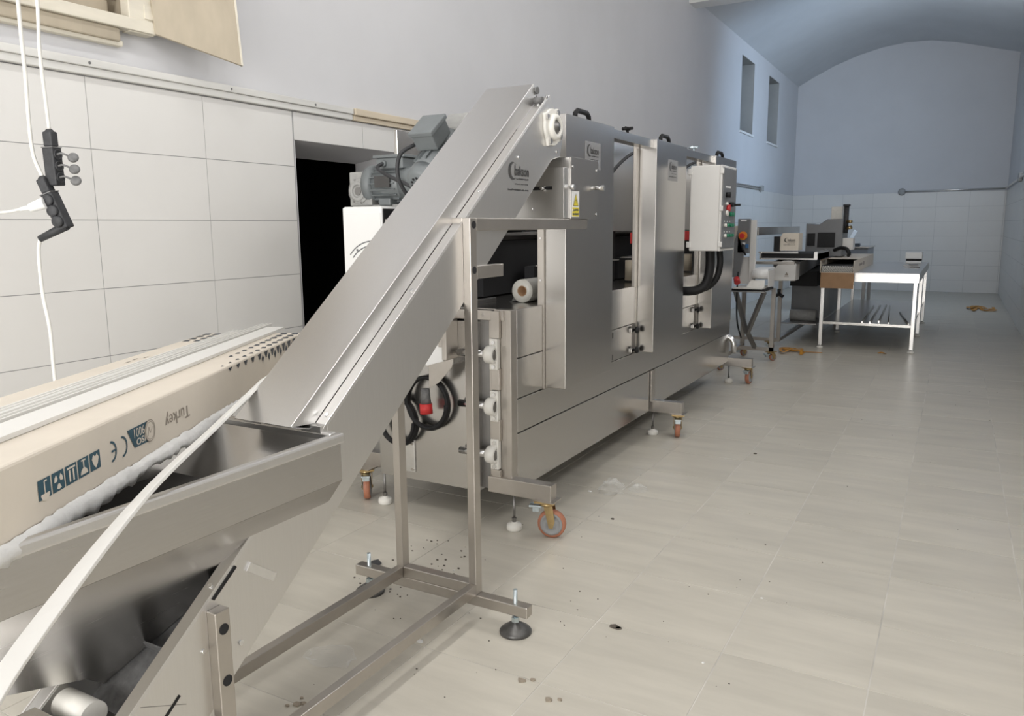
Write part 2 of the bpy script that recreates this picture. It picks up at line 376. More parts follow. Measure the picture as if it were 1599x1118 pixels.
# right wall with its high windows
RH = [(yy-0.5, yy+0.5, WZ0, WZ1) for yy, pw in NEARWIN]+[(11.4, 12.3, WZ0, WZ1), (12.55, 13.45, WZ0, WZ1)]
wr = wall_with_holes('wall_right', XR+TT, XR+0.30, RH, 5.3)
B().box(XR+0.002, XR+TT, YB, YF, 0, 2.0495).build('grout_bed', 'wall_grout', wr)
wall_tiles(wr, place_x(XR, -1), 12, 28, 9.0, YF, 2.1435)
b = B()
for k in range(0, 20): b.box(XR, XR+TT-0.001, YB+0.6*k+0.002, min(9.0, YB+0.6*k+0.598), 0.002, 2.047) if YB+0.6*k < 9.0 else None
o = b.build('tile_field', 'wall_tile', wr); o['kind'] = 'stuff'
for n, h in enumerate(RH):
    o = B().box(XR+0.2, XR+0.24, h[0], h[0]+0.04, h[2], h[3]).box(XR+0.2, XR+0.24, h[1]-0.04, h[1], h[2], h[3]).box(XR+0.2, XR+0.24, h[0], h[1], h[2], h[2]+0.04).box(XR+0.2, XR+0.24, h[0], h[1], h[3]-0.04, h[3]).build(f'window_{n+3}', 'white_paint'); struct(o)
# entrance wall behind the camera with a wide open doorway
wb = B().box(XL-0.3, -2.8, YB-0.2, YB, 0, 5.3).box(0.2, XR+0.3, YB-0.2, YB, 0, 5.3).box(-2.8, 0.2, YB-0.2, YB, 3.15, 5.3).build('wall_entrance', 'paint'); struct(wb)
# ceilings
struct(B().box(XL-0.3, XR+0.3, YB-0.2, 10.9, ZC, ZC+0.4).build('ceiling', 'paint'))
struct(B().box(XL-0.05, XR+0.05, 10.62, 10.92, 4.27, ZC+0.2).build('trim_3', 'white_paint'))
n = len(vault)
b = B(); v = [(x, y, z) for y in (10.9, YF+0.05) for x, z in vault]; v += [(x, y, z+0.15) for y in (10.9, YF+0.05) for x, z in vault]
b.add(v, [(k, k+1, n+k+1, n+k) for k in range(n-1)]+[(2*n+k, 2*n+k+1, 3*n+k+1, 3*n+k) for k in range(n-1)], True)
o = b.build('ceiling_vault', 'ceil_paint'); struct(o)
for (lx, ly, pw), lb in zip(LAMPS, ('twin tube ceiling lamp above the feed hopper', 'twin tube ceiling lamp above the first hood')):
    t = thing('ceiling_lamp', lb, 'lamp', (lx, ly, 4.95))
    B().box(lx-0.16, lx+0.16, ly-0.76, ly+0.76, 4.885, 4.948).build('lamp_housing', 'white_paint', t, 0.006)
    for q in (-0.08, 0.08): B().cyl((lx+q, ly-0.73, 4.862), (lx+q, ly+0.73, 4.862), 0.014, n=12).build('lamp_tube', 'lamp_glow', t)
# trims along the top of the tiles
t = B().box(XL-0.004, XL+0.024, -0.4, 3.83, 2.052, 2.085).box(XL-0.004, XL+0.034, -0.4, 3.83, 2.085, 2.118).build('trim_1', 'trunking', None, 0.004); struct(t)
t = B().box(XL-0.004, XL+0.022, 3.84, 5.3, 2.052, 2.082).box(XL-0.004, XL+0.040, 3.84, 5.3, 2.082, 2.122).build('trim_2', 'wood_beige', None, 0.005); struct(t)
o = B(); [o.cyl((XL+0.033, y, 2.10), (XL+0.036, y, 2.10), 0.006) for y in (1.2, 2.15, 2.9, 3.5)]; o.build('screw', 'rubber_grey', t)

# ---------------------------------------------------------------- levelling feet and casters (built once as part meshes, reused)
def foot(parent, x, y, ztop, r, mt, hh=0.055, stud_r=0.007, stud_up=0.0):
    """round pad with threaded stud; the pad is a sub-part of the foot"""
    f = B().cyl((x, y, hh*0.55), (x, y, ztop+stud_up), stud_r, n=12)
    f.cyl((x, y, hh*0.75), (x, y, hh*0.75+0.022), stud_r*1.9, n=6, smooth=False)
    f = f.build('levelling_foot', 'zinc' if mt == 'pad_dark' else 'steel_dark', parent)
    B().lathe((x, y, 0), (0, 0, 1), [(r, 0), (r*1.02, hh*0.16), (r*0.93, hh*0.30), (r*0.62, hh*0.55), (r*0.32, hh*0.80), (r*0.26, hh*0.85), (0, hh*0.86)] if mt == 'pad_dark'
              else [(r*0.92, 0), (r, hh*0.15), (r, hh*0.42), (r*0.90, hh*0.62), (r*0.42, hh*0.72), (r*0.40, hh*0.80), (0, hh*0.82)]).build('foot_pad', mt, f)
    return f
def caster(parent, x, y, ztop, ang, r=0.0655):
    c, s = math.cos(ang), math.sin(ang)
    def W(u, v, z): return (x+u*c-v*s, y+u*s+v*c, z)     # u rolling direction, v axle
    U, V, Z = (c, s, 0), (-s, c, 0), (0, 0, 1)
    k = B().obox(W(-0.005, 0, ztop-0.004), U, V, Z, 0.048, 0.042, 0.004).lathe(W(0, 0, ztop-0.024), Z, [(0.034, 0), (0.036, 0.006), (0.030, 0.016)], 20)
    o = k.build('caster', 'brass', parent, label='gold-plated swivel caster with red-brown wheel')
    for q in (-1, 1):
        pl = [W(-0.012, 0.026*q, ztop-0.02), W(0.030, 0.026*q, ztop-0.02), W(0.040, 0.022*q, r+0.015), W(0.030, 0.022*q, r-0.018), W(0.012, 0.022*q, r-0.016)]
        B().plate(pl, Vector(V)*0.003*q).build('fork', 'brass', o)
    ax = Vector(W(0.022, 0, r)); Vv = Vector(V)
    B().lathe(ax-Vv*0.016, V, [(r*0.80, -0.001), (r*0.93, 0), (r, 0.006), (r, 0.026), (r*0.93, 0.032), (r*0.80, 0.033), (r*0.80, -0.001)], 32, False).build('tyre', 'orange_wheel', o)
    B().lathe(ax-Vv*0.0175, V, [(0.010, -0.004), (0.018, -0.004), (0.020, 0), (r*0.60, 0.002), (r*0.64, -0.001), (r*0.79, -0.001), (r*0.79, 0.036), (r*0.64, 0.036), (r*0.60, 0.033), (0.020, 0.035), (0.018, 0.039), (0.010, 0.039)], 28).build('wheel_hub', 'wheel_grey', o)
    B().cyl(ax-Vv*0.030, ax+Vv*0.030, 0.0085, n=12).build('axle', 'brass', o)
    B().obox(W(-0.052, 0, ztop-0.030), U, V, (0, 0, 1), 0.030, 0.022, 0.005).obox(W(-0.050, 0, ztop-0.045), U, V, (0, 0, 1), 0.016, 0.018, 0.012).build('brake_lever', 'zinc', o, 0.002)
    return o

# ---------------------------------------------------------------- inclined hopper conveyor
TH0 = math.radians(37.76); CD = Vector((0, math.cos(TH0), math.sin(TH0))); CN = Vector((0, -math.sin(TH0), math.cos(TH0)))
CO = Vector((0, 1.896, 1.167))
def cp(x, s, q):            # conveyor frame: s along the belt, q perpendicular to it
    p = CO+CD*s+CN*q; return (x, p.y, p.z)
PXR, PXL = -1.43, -1.72
con = thing('hopper_conveyor', 'stainless inclined elevator conveyor with feed hopper and tube stand, nearest the camera', 'conveyor', (-1.575, 1.6, 0))
S0 = -1.60; PD = 0.2035
endp = [(1.217, 0.0)]
def yz2sq(y, z):
    d = Vector((0, y, z))-CO; return d.dot(CD), d.dot(CN)
e1 = yz2sq(2.98, 1.771); e2 = yz2sq(2.951, 1.683); e3 = yz2sq(2.876, 1.666)
for nm, xa, xb in (('side_panel', PXR, PXR-0.003), ('side_panel', PXL, PXL+0.003)):
    poly = [(S0, 0), yz2sq(1.264, 0.678), yz2sq(1.528, 0.680), yz2sq(1.533, 0.886), (1.217, 0), e1, e2, e3, (0.9, -PD), (S0, -PD)]
    pts = [cp(xa, s, q) for s, q in poly]
    B().plate(pts, (xb-xa, 0, 0)).build(nm, 'steel_matte', con, 0.0012)
# folded flanges along the trough
for x0, x1 in ((PXR, -1.468), (PXL, -1.682)):
    o = B(); xo = x0+(0.004 if x0 < -1.5 else -0.004)
    for sa, sb in ((S0, -0.80), (-0.480, 1.19)):
        o.plate([cp(x0, sa, 0), cp(x1, sa, 0), cp(x1, sb, 0), cp(x0, sb+(0.015 if sb > 0 else 0), 0)], CN*0.004)
        o.plate([cp(x0, sa, 0.004), cp(xo, sa, 0.004), cp(xo, sb, 0.004), cp(x0, sb, 0.004)], CN*0.003)
    fl = o.build('flange', 'steel_matte', con, 0.0008)
    for s in (-0.43, 0.07, 0.58, 1.14, -0.95):
        c = Vector(cp((x0+x1)/2, s, 0.004)); B().cyl(c, c+CN*0.004, 0.006, n=10).build('screw', 'chrome', fl)
    # inner trough wall
    xi = x1
    o = B().plate([cp(xi, S0, 0), cp(xi, -0.89, 0), cp(xi, -0.89, -0.11), cp(xi, S0, -0.11)], (0.003 if xi < -1.5 else -0.003, 0, 0)).build('trough_wall', 'steel_matte', con)
# raised cover
CS0, CB0, CS1 = -0.526, -0.463, 1.19
xa, xb = -1.47, -1.68
cv = B().plate([cp(xa, CS0, 0.062), cp(xb, CS0, 0.062), cp(xb, CS1, 0.062), cp(xa, CS1, 0.062)], CN*0.003)
cv.plate([cp(xa, CB0, 0.004), cp(xa, CS1-0.01, 0.004), cp(xa, CS1, 0.064), cp(xa, CS0, 0.064)], (-0.003, 0, 0))
cv.plate([cp(xb, CB0, 0.004), cp(xb, CS1-0.01, 0.004), cp(xb, CS1, 0.064), cp(xb, CS0, 0.064)], (0.003, 0, 0))
cv.plate([(xa, 1.515, 0.873), (xb, 1.515, 0.873), cp(xb, CS0, 0.062), cp(xa, CS0, 0.062)], CD*0.003)
cv = cv.build('cover', 'steel_matte', con, 0.002)
B().plate([cp(xa, CS1-0.004, 0.004), cp(xb, CS1-0.004, 0.004), cp(xb, CS1-0.001, 0.064), cp(xa, CS1-0.001, 0.064)], CD*0.003).build('cover_end', 'steel_matte', con)
B().cyl(cp(-1.475, CS1+0.004, 0.035), cp(-1.462, CS1+0.004, 0.035), 0.014, n=14).cyl(cp(-1.49, 1.16, 0.012), cp(-1.435, 1.16, 0.012), 0.012).build('cover_clip', 'rubber_grey', con)
# bottom skin and belt
B().plate([cp(PXR-0.003, S0, -PD+0.001), cp(PXL+0.003, S0, -PD+0.001), cp(PXL+0.003, 1.1, -PD+0.001), cp(PXR-0.003, 1.1, -PD+0.001)], CN*0.003).build('bottom_skin', 'steel_dark', con)
B().plate([cp(-1.47, -1.25, -0.10), cp(-1.68, -1.25, -0.10), cp(-1.68, 1.15, -0.10), cp(-1.47, 1.15, -0.10)], CN*0.004).build('belt', 'rubber_grey', con)
for s in [-1.1+0.17*k for k in range(6)]:
    B().plate([cp(-1.48, s, -0.096), cp(-1.67, s, -0.096), cp(-1.67, s, -0.056), cp(-1.48, s, -0.056)], CD*0.004).build('belt_cleat', 'rubber_grey', con)
# tail drum with its bracket at the lower end
B().cyl(cp(-1.56, -1.275, -0.030), cp(-1.665, -1.275, -0.030), 0.032, n=28).build('tail_drum', 'white_plastic', con)
B().plate([cp(-1.480, -1.31, 0.02), cp(-1.672, -1.31, 0.02), cp(-1.672, -1.34, 0.045), cp(-1.480, -1.34, 0.045)], CN*0.004).plate([cp(-1.480, -1.31, 0.02), cp(-1.672, -1.31, 0.02), cp(-1.672, -1.31, -0.04), cp(-1.480, -1.31, -0.04)], CD*-0.004).build('tail_guard', 'chrome', con)
b = B()
for k in range(3): b.plate([cp(-1.700-0.018*k, -1.18+0.03*k, 0.006), cp(-1.726-0.018*k, -1.18+0.03*k, 0.006), cp(-1.726-0.018*k, -1.12+0.03*k, 0.006), cp(-1.700-0.018*k, -1.12+0.03*k, 0.006)], CN*0.006)
b.build('clamp_strip', 'steel_tube', con)
# screws and slots on the visible side panel
b = B()
def on_panel(y, z): return Vector((PXR, y, z))
for y, z in ((2.60, 1.655), (2.71, 1.47), (2.92, 1.70), (1.095, 0.455), (1.20, 0.425), (2.48, 1.40), (2.83, 1.90)):
    B().cyl(on_panel(y, z), on_panel(y, z)+Vector((0.004, 0, 0)), 0.006, n=10).build('panel_screw', 'chrome', con)
def strip(name, mt, p, q, w, t=0.002, x=PXR):
    p, q = Vector((x, *p)), Vector((x, *q)); d = (q-p).normalized(); n_ = Vector((1, 0, 0)).cross(d)
    return B().obox((p+q)/2+Vector((t/2, 0, 0)), d, n_, (1, 0, 0), (q-p).length/2, w/2, t/2).build(name, mt, con, 0.0006)
strip('stop_bar', 'chrome', (1.235, 0.605), (1.315, 0.545), 0.022, 0.006)
strip('slot', 'black', (0.975, 0.345), (1.025, 0.385), 0.008, 0.001)
strip('seal_strip', 'black', (1.13, 0.565), (1.20, 0.619), 0.006, 0.004)
strip('panel_seam', 'steel_dark', (0.93, 0.41), (1.04, 0.355), 0.0015, 0.0006)
strip('panel_seam', 'steel_dark', (2.278, 1.33), (2.278, 1.215), 0.0015, 0.0006)
# white flange bearing on the head shaft
bc = Vector((PXR, 2.868, 1.79))
dia = [Vector((0, math.cos(a), math.sin(a))) for a in [math.radians(k) for k in range(0, 360, 6)]]
def rhomb(r1, r2, th):
    out = []
    for u in dia:
        a = math.atan2(u.z, u.y)-th
        R = r1*r2/math.sqrt((r2*math.cos(a))**2+(r1*math.sin(a))**2) if False else 1/max(abs(math.cos(a))/r1+abs(math.sin(a))/r2, 1/(r1*1.0))
        out.append(bc+u*max(R, r2*0.80))
    return out
fb = B().plate(rhomb(0.088, 0.088, math.radians(60)), (0.012, 0, 0)).build('flange_bearing', 'white_plastic', con, 0.003)
B().lathe(bc+Vector((0.012, 0, 0)), (1, 0, 0), [(0.052, 0), (0.048, 0.016), (0.038, 0.020), (0.030, 0.018), (0.029, 0.006), (0, 0.006)], 32).build('bearing_ring', 'white_plastic', fb)
B().lathe(bc+Vector((0.016, 0, 0)), (1, 0, 0), [(0.028, 0), (0.026, 0.010), (0.018, 0.012), (0.017, 0.018), (0, 0.018)], 24).build('shaft_end', 'steel_dark', fb)
for a in (60, 150, 240, 330):
    u = Vector((0, math.cos(math.radians(a)), math.sin(math.radians(a)))); c = bc+u*0.066+Vector((0.010, 0, 0)); B().cyl(c, c+Vector((0.010, 0, 0)), 0.011, n=6, smooth=False).build('bearing_bolt', 'chrome', fb)
# maker's lettering on the side panel
def fine_print(parent, org, ux, uy, width, h, mt='print_grey', seed=1):
    r2 = random.Random(seed); org, ux, uy = Vector(org), Vector(ux), Vector(uy); n = 26
    lo = [org+ux*width*k/n+uy*h*0.25*r2.random() for k in range(n+1)]; hi = [org+ux*width*k/n+uy*h*(0.45+0.55*r2.random()) for k in range(n+1)]
    B().add(lo+hi, [(k, k+1, n+2+k, n+1+k) for k in range(n)]).build('fine_print', mt, parent)
def logo(parent, org, ux, uy, k, nx, mt='print_grey', name='lettering'):
    org, ux, uy, nx = Vector(org), Vector(ux), Vector(uy), Vector(nx)
    b = B(); n = 22; outer = []; inner = []
    for i in range(n+1):
        a = math.radians(70+250*i/n-20); outer.append((0.040*math.cos(a), 0.040*math.sin(a)))
        inner.append((0.012+0.034*math.cos(a)*0.95, 0.002+0.035*math.sin(a)*0.97))
    P = lambda q: org+ux*(q[0]+0.04)*k+uy*(q[1]+0.05)*k+nx*0.0012
    v = [P(q) for q in outer]+[P(q) for q in inner]; m_ = n+1
    b.add(v, [(i, i+1, m_+i+1, m_+i) for i in range(n)])
    o = b.build('emblem', mt, parent)
    text('bakson', name, mt, parent, org+ux*0.058*k+uy*0.030*k+nx*0.0012, ux, uy, 0.046*k, 0.135*k, 0.02)
    for j, (a, c, w_, h_) in enumerate(((0.070, 0.012, 0.120, 0.009), (0.055, -0.010, 0.13, 0.006), (-0.010, -0.038, 0.20, 0.010))):
        fine_print(parent, org+ux*a*k+uy*c*k+nx*0.0012, ux, uy, w_*k, h_*k, mt, j+2)
logo(con, (PXR, 2.525, 1.565), (0, 1, 0), (0, 0, 1), 0.80, (1, 0, 0))
# discharge chute / terminal box under the head
CX0, CX1, CY0, CY1, CZ0, CZ1 = -1.718, -1.402, 2.93, 3.265, 1.4365, 1.640
ch = B().box(CX0, CX1, CY0, CY1, CZ0, CZ1).build('discharge_box', 'steel_matte', con, 0.0015)
B().box(CX1, CX1+0.006, CY0+0.055, CY1, CZ0-0.002, 1.684).build('box_lid', 'steel', ch, 0.001)
B().box(-1.62, CX1, CY0+0.05, CY0+0.056, 1.640, 1.682).build('box_flange', 'steel_matte', ch)
b = B()
for y, z in ((3.0, 1.645), (3.245, 1.643), (3.0, 1.47), (3.245, 1.455)): B().cyl((CX1+0.006, y, z), (CX1+0.010, y, z), 0.005, n=10).build('lid_screw', 'chrome', ch)
B().cyl((CX1+0.004, 2.985, 1.563), (CX1+0.022, 2.985, 1.563), 0.011, n=12).build('lid_bolt', 'chrome', ch)
B().cyl((CX1+0.006, 3.24, 1.568), (CX1+0.040, 3.24, 1.568), 0.008).cyl((CX1+0.030, 3.24, 1.568), (CX1+0.046, 3.24, 1.568), 0.012, n=6, smooth=False).build('lid_bolt', 'chrome', ch)
B().box(-1.60, -1.455, CY0-0.0015, CY0, 1.552, 1.566).build('adjusting_slot', 'black', ch)
B().cyl((-1.492, CY0-0.016, 1.558), (-1.492, CY0, 1.558), 0.012, n=6, smooth=False).cyl((-1.492, CY0-0.03, 1.558), (-1.492, CY0, 1.558), 0.006, n=12).build('adjusting_bolt', 'chrome', ch)
XS = CX1+0.0072
st = B().box(CX1+0.006, XS, 2.992, 3.062, 1.443, 1.548).build('warning_sticker', 'white_paint', ch, label='white and yellow electrical warning sticker')
B().add([(XS+0.0004, 3.002, 1.487), (XS+0.0004, 3.056, 1.487), (XS+0.0004, 3.029, 1.540)], [(0, 1, 2)]).build('warning_triangle', 'print_black', st)
B().add([(XS+0.0008, 3.007, 1.490), (XS+0.0008, 3.051, 1.490), (XS+0.0008, 3.029, 1.534)], [(0, 1, 2)]).build('warning_field', 'yellow', st)
B().add([(XS+0.0012, y, z) for y, z in ((3.032, 1.524), (3.022, 1.507), (3.030, 1.508), (3.026, 1.494), (3.037, 1.512), (3.029, 1.511))], [(0, 1, 2, 5), (2, 3, 4, 5)]).build('lightning_bolt', 'print_black', st)
B().box(XS, XS+0.0004, 2.994, 3.060, 1.445, 1.482).build('caption_field', 'yellow', st)
fine_print(st, (XS+0.0008, 2.999, 1.467), (0, 1, 0), (0, 0, 1), 0.055, 0.011, 'print_black', 7)
fine_print(st, (XS+0.0008, 2.997, 1.450), (0, 1, 0), (0, 0, 1), 0.059, 0.011, 'print_black', 8)
# tube stand
TA, TB_ = -1.43, -1.40      # right tube line
LA, LB = -1.752, -1.722     # left tube line
for x0, x1 in ((TA, TB_), (LA, LB)):
    po = B().box(x0, x1, 2.213, 2.253, 0.111, 1.4345).build('post', 'steel_tube', con, 0.002)
    if x0 == TA:
        for z in (1.412, 1.262): B().cyl((x1, 2.236, z), (x1+0.0012, 2.236, z), 0.0125, n=18).build('hole', 'void', po)
    B().box(x0, x1, 0.62, 2.213, 0.111, 0.151).build('base_bar', 'steel_tube', con, 0.002)
    sb = B().box(x0, x1, 1.110, 1.150, 0.151, 0.545).build('front_post', 'steel_tube', con, 0.002)
    if x0 == TA:
        for z in (0.500, 0.372): B().cyl((x1, 1.131, z), (x1+0.0012, 1.131, z), 0.013, n=18).build('hole', 'void', sb)
    B().box(x0, x1, 2.253, 3.16, 1.393, 1.4345).build('top_bar', 'steel_tube', con, 0.002)
B().box(LB, TA, 2.213, 2.253, 0.111, 0.151).build('cross_bar', 'steel_tube', con, 0.002)
B().box(LB, TA, 3.12, 3.16, 1.393, 1.4345).build('cross_bar', 'steel_tube', con, 0.002)
B().box(LB, TA, 2.213, 2.253, 1.393, 1.4345).build('cross_bar', 'steel_tube', con, 0.002)
B().box(TA, TB_, 2.253, 2.43, 1.232, 1.276).build('side_stub', 'steel_tube', con, 0.002)
for y in (2.233, 0.64):
    fb2 = B().box(-1.955, -1.196, y-0.02, y+0.02, 0.071, 0.111).build('foot_bar', 'steel_tube', con, 0.003)
    for x in (-1.252, -1.902): foot(con, x, y, 0.111, 0.056, 'pad_dark', 0.048, 0.0075, 0.050)
# feed hopper
HX1, HX0, HY0, HY1, HZ = -1.37, -1.85, 0.22, 1.533, 0.872
hp = B()
e = 0.010
A_ = (HX1-e, HY1-e, 0.745); E_ = (HX1-e, HY0+e, 0.745); Cc = (-1.6215, 0.932, 0.419); B1 = (-1.4285, 1.523, 0.6795); B2 = (-1.4285, 1.264, 0.6795)
F_ = (HX0+e, HY0+e, 0.745); G_ = (HX0+e, HY1-e, 0.745); Lc = (-1.835, 0.932, 0.422); L1 = (-1.722, 1.22, 0.645)
T = lambda p: (p[0], p[1], HZ-0.012)
for P, Q in ((A_, E_), (E_, F_), (F_, G_), (G_, A_)): hp.add([P, Q, T(Q), T(P)], [(0, 1, 2, 3)])
hp.add([A_, E_, Cc, (-1.668, 1.0, 0.3562), (-1.472, 1.33, 0.6208), B1], [(0, 1, 2, 3, 4, 5)])
hp.add([E_, F_, Lc, Cc], [(0, 1, 2, 3)])
hp.add([F_, G_, L1, Lc], [(0, 1, 2, 3)])
ho = hp.build('hopper', 'steel_satin', con)
sd = ho.modifiers.new('sheet', 'SOLIDIFY'); sd.thickness = 0.003; sd.offset = 0
rim = B()
for x0, x1, y0, y1 in ((HX1-0.026, HX1, HY0, HY1), (HX0, HX0+0.026, HY0, HY1), (HX0+0.026, HX1-0.026, HY1-0.026, HY1), (HX0+0.026, HX1-0.026, HY0, HY0+0.026)):
    rim.box(x0, x1, y0, y1, HZ-0.027, HZ)
rim.build('hopper_rim', 'steel_matte', con, 0.006)
for xa_, xb_ in ((-1.500, -1.4305), (-1.72, -1.650)): B().box(xa_, xb_, 1.506, 1.536, 0.868, 0.888).build('rim_bracket', 'steel_matte', con, 0.001)
# black rubber sheet closing the hopper bottom
B().plate([(-1.395, 1.36, 0.742), (-1.835, 1.36, 0.742), (-1.835, 0.40, 0.742), (-1.395, 0.40, 0.742)], (0, 0, 0.004)).build('rubber_sheet', 'belt', con)
B().plate([(-1.388, 1.518, 0.858), (-1.838, 1.518, 0.858), (-1.838, 1.355, 0.745), (-1.388, 1.355, 0.745)], (0, -0.003, 0)).build('hopper_back', 'steel_matte', con)
# gear motor of the head shaft, on the far side
mc = Vector((-1.86, 2.862, 1.79))
gm = B().obox(mc, (1, 0, 0), CD, CN, 0.055, 0.065, 0.065).cyl(mc+Vector((0.05, 0, 0)), mc+Vector((0.14, 0, 0)), 0.03).build('gearbox', 'motor_light', con, 0.012)
md_ = -CD
mb = B().cyl(mc+md_*0.06, mc+md_*0.30, 0.068, n=28).lathe(mc+md_*0.30, md_, [(0.070, 0), (0.068, 0.04), (0.050, 0.062), (0.0, 0.064)], 28).build('motor_body', 'motor_grey', con)
b = B()
for k in range(14):
    a = 2*math.pi*k/14; u = Vector((1, 0, 0))*math.cos(a)+CN*math.sin(a); c = mc+md_*0.18+u*0.072
    b.obox(c, md_, u, md_.cross(u), 0.10, 0.006, 0.002)
b.build('cooling_fin', 'motor_grey', mb)
b = B()
for k in range(19):
    i, j = (0, 0) if k == 0 else ((0.017*math.cos(k*math.pi/3), 0.017*math.sin(k*math.pi/3)) if k < 7 else (0.033*math.cos(k*math.pi/6), 0.033*math.sin(k*math.pi/6)))
    c = mc+md_*(0.3645 if k < 7 else 0.3625)+Vector((1, 0, 0))*i+CN*j; b.cyl(c-md_*0.004, c+md_*0.0012, 0.0060, n=8)
b.build('fan_grille', 'void', mb)
tb = B().obox(mc+md_*0.17+CN*0.105, (1, 0, 0), CD, CN, 0.05, 0.062, 0.034).build('terminal_box', 'motor_grey', con, 0.006)
B().obox(mc+md_*0.17+CN*0.146, (1, 0, 0), CD, CN, 0.056, 0.068, 0.010).build('terminal_lid', 'motor_grey', tb, 0.004)
B().tube(bez([mc+md_*0.22+CN*0.10+Vector((-0.05, 0, 0)), mc+md_*0.30+CN*0.10+Vector((-0.085, 0, 0)), mc+md_*0.36+CN*0.02+Vector((-0.09, 0, 0)), mc+md_*0.34+CN*-0.10+Vector((-0.06, 0, 0)), mc+md_*0.2+CN*-0.19+Vector((0.05, 0, 0))]), 0.008).build('motor_cable', 'rubber', con)

# ---------------------------------------------------------------- long tunnel machine
mac = thing('tunnel_machine', 'long stainless steel machine on casters with three tall hoods along its side', 'machine', (-2.1, 5.0, 0))
SX = -1.725; MY0, MY1 = 3.06, 7.06; ML = -2.50
B().box(ML, SX-0.012, MY0+0.05, MY1, 0.185, 1.02).build('core', 'steel_dark', mac)
B().box(ML, -1.905, MY0-0.006, MY0+0.05, 0.160, 0.975).build('end_panel', 'steel_satin', mac, 0.002)
B().box(ML-0.004, ML+0.02, MY0, MY1, 0.16, 1.03).build('rear_panel', 'steel', mac, 0.002)
B().box(-1.905, -1.842, MY0+0.03, MY0+0.05, 0.17, 0.99).build('recess_plate', 'steel_dark', mac)
fl = B().box(ML, -1.762, MY0-0.008, MY0+0.05, 0.985, 1.03).build('top_flange', 'steel_tube', mac, 0.002)
b = B(); [b.cyl((x, MY0-0.012, 1.008), (x, MY0-0.008, 1.008), 0.007, n=10) for x in (-2.35, -2.2, -2.02, -1.87)]; b.build('rivet', 'chrome', fl)
B().box(-1.842, -1.815, MY0-0.002, MY0+0.05, 0.17, 0.985).build('inner_post', 'steel_tube', mac, 0.002)
B().box(-1.815, SX-0.028, MY0, MY0+0.05, 0.175, 1.035).build('corner_post', 'steel_tube', mac, 0.002)
B().box(SX-0.028, SX, MY0-0.006, MY0+0.05, 0.175, 1.035).build('corner_post', 'steel_tube', mac, 0.002)
for z0, z1 in ((0.905, 1.03), (0.665, 0.765), (0.425, 0.525), (0.20, 0.285)):
    B().box(-1.822, -1.778, MY0-0.022, MY0-0.001, z0, z1).build('spacer_block', 'steel_tube', mac, 0.002)
for z in (0.832, 0.590, 0.361):
    be = B().box(-1.826, -1.784, MY0-0.030, MY0-0.001, z-0.072, z+0.072).build('pillow_bearing', 'white_plastic', mac, 0.004, label='white plastic pillow bearing')
    B().lathe((-1.836, MY0-0.034, z), (1, 0, 0), [(0.030, 0), (0.040, 0.003), (0.042, 0.020), (0.040, 0.044), (0.030, 0.048), (0.026, 0.044), (0.026, 0.020), (0, 0.020)], 28).build('bearing_ring', 'white_plastic', be)
    B().lathe((-1.818, MY0-0.034, z), (1, 0, 0), [(0.025, 0), (0.023, 0.024), (0.016, 0.027), (0.0, 0.027)], 20).build('bearing_core', 'steel_dark', be)
    B().cyl((-1.99, MY0-0.034, z), (-1.834, MY0-0.034, z), 0.0175).build('shaft', 'chrome', be)
    [B().cyl((-1.803, MY0-0.038, z+q), (-1.803, MY0-0.030, z+q), 0.0105, n=6, smooth=False).build('bearing_bolt', 'chrome', be) for q in (-0.056, 0.056)]
def side(y0, y1, z0, z1, name='side_panel', mt='steel', th=0.012, bev=0.002):
    return B().box(SX-th, SX, y0, y1, z0, z1).build(name, mt, mac, bev)
side(3.112, 3.372, 0.809, 1.03); side(3.112, 3.372, 0.620, 0.804)
side(3.112, 7.05, 0.455, 0.614)
side(3.112, 4.930, 0.176, 0.450); side(5.025, 7.05, 0.195, 0.450)
HOOD = [(3.385, 3.975), (4.655, 5.255), (5.985, 6.600)]
HX = -1.61; HZ0, HZ1 = 0.622, 1.918
gaps = [(3.985, 4.645), (5.265, 5.975), (6.61, 7.05)]
for gi, (a, c) in enumerate(gaps):
    side(a, c, 0.806, 1.035)
    h = side(a+0.003, c-0.06, 0.618, 0.800, 'hatch')
    if gi < 2:
        for z in (0.766, 0.640):
            B().lathe((SX, c-0.035, z), (1, 0, 0), [(0.007, 0), (0.007, 0.014), (0.020, 0.018), (0.022, 0.030), (0.014, 0.038), (0, 0.039)], 16).build('hatch_knob', 'black', mac)
            B().box(SX, SX+0.010, c-0.085, c-0.035, z-0.012, z+0.012).build('hatch_catch', 'chrome', mac, 0.002)
        b = B(); [b.box(SX, SX+0.001, a+0.285, a+0.291, z-0.016, z+0.016) for z in (0.77, 0.64)]; b.build('hinge_slot', 'void', h)
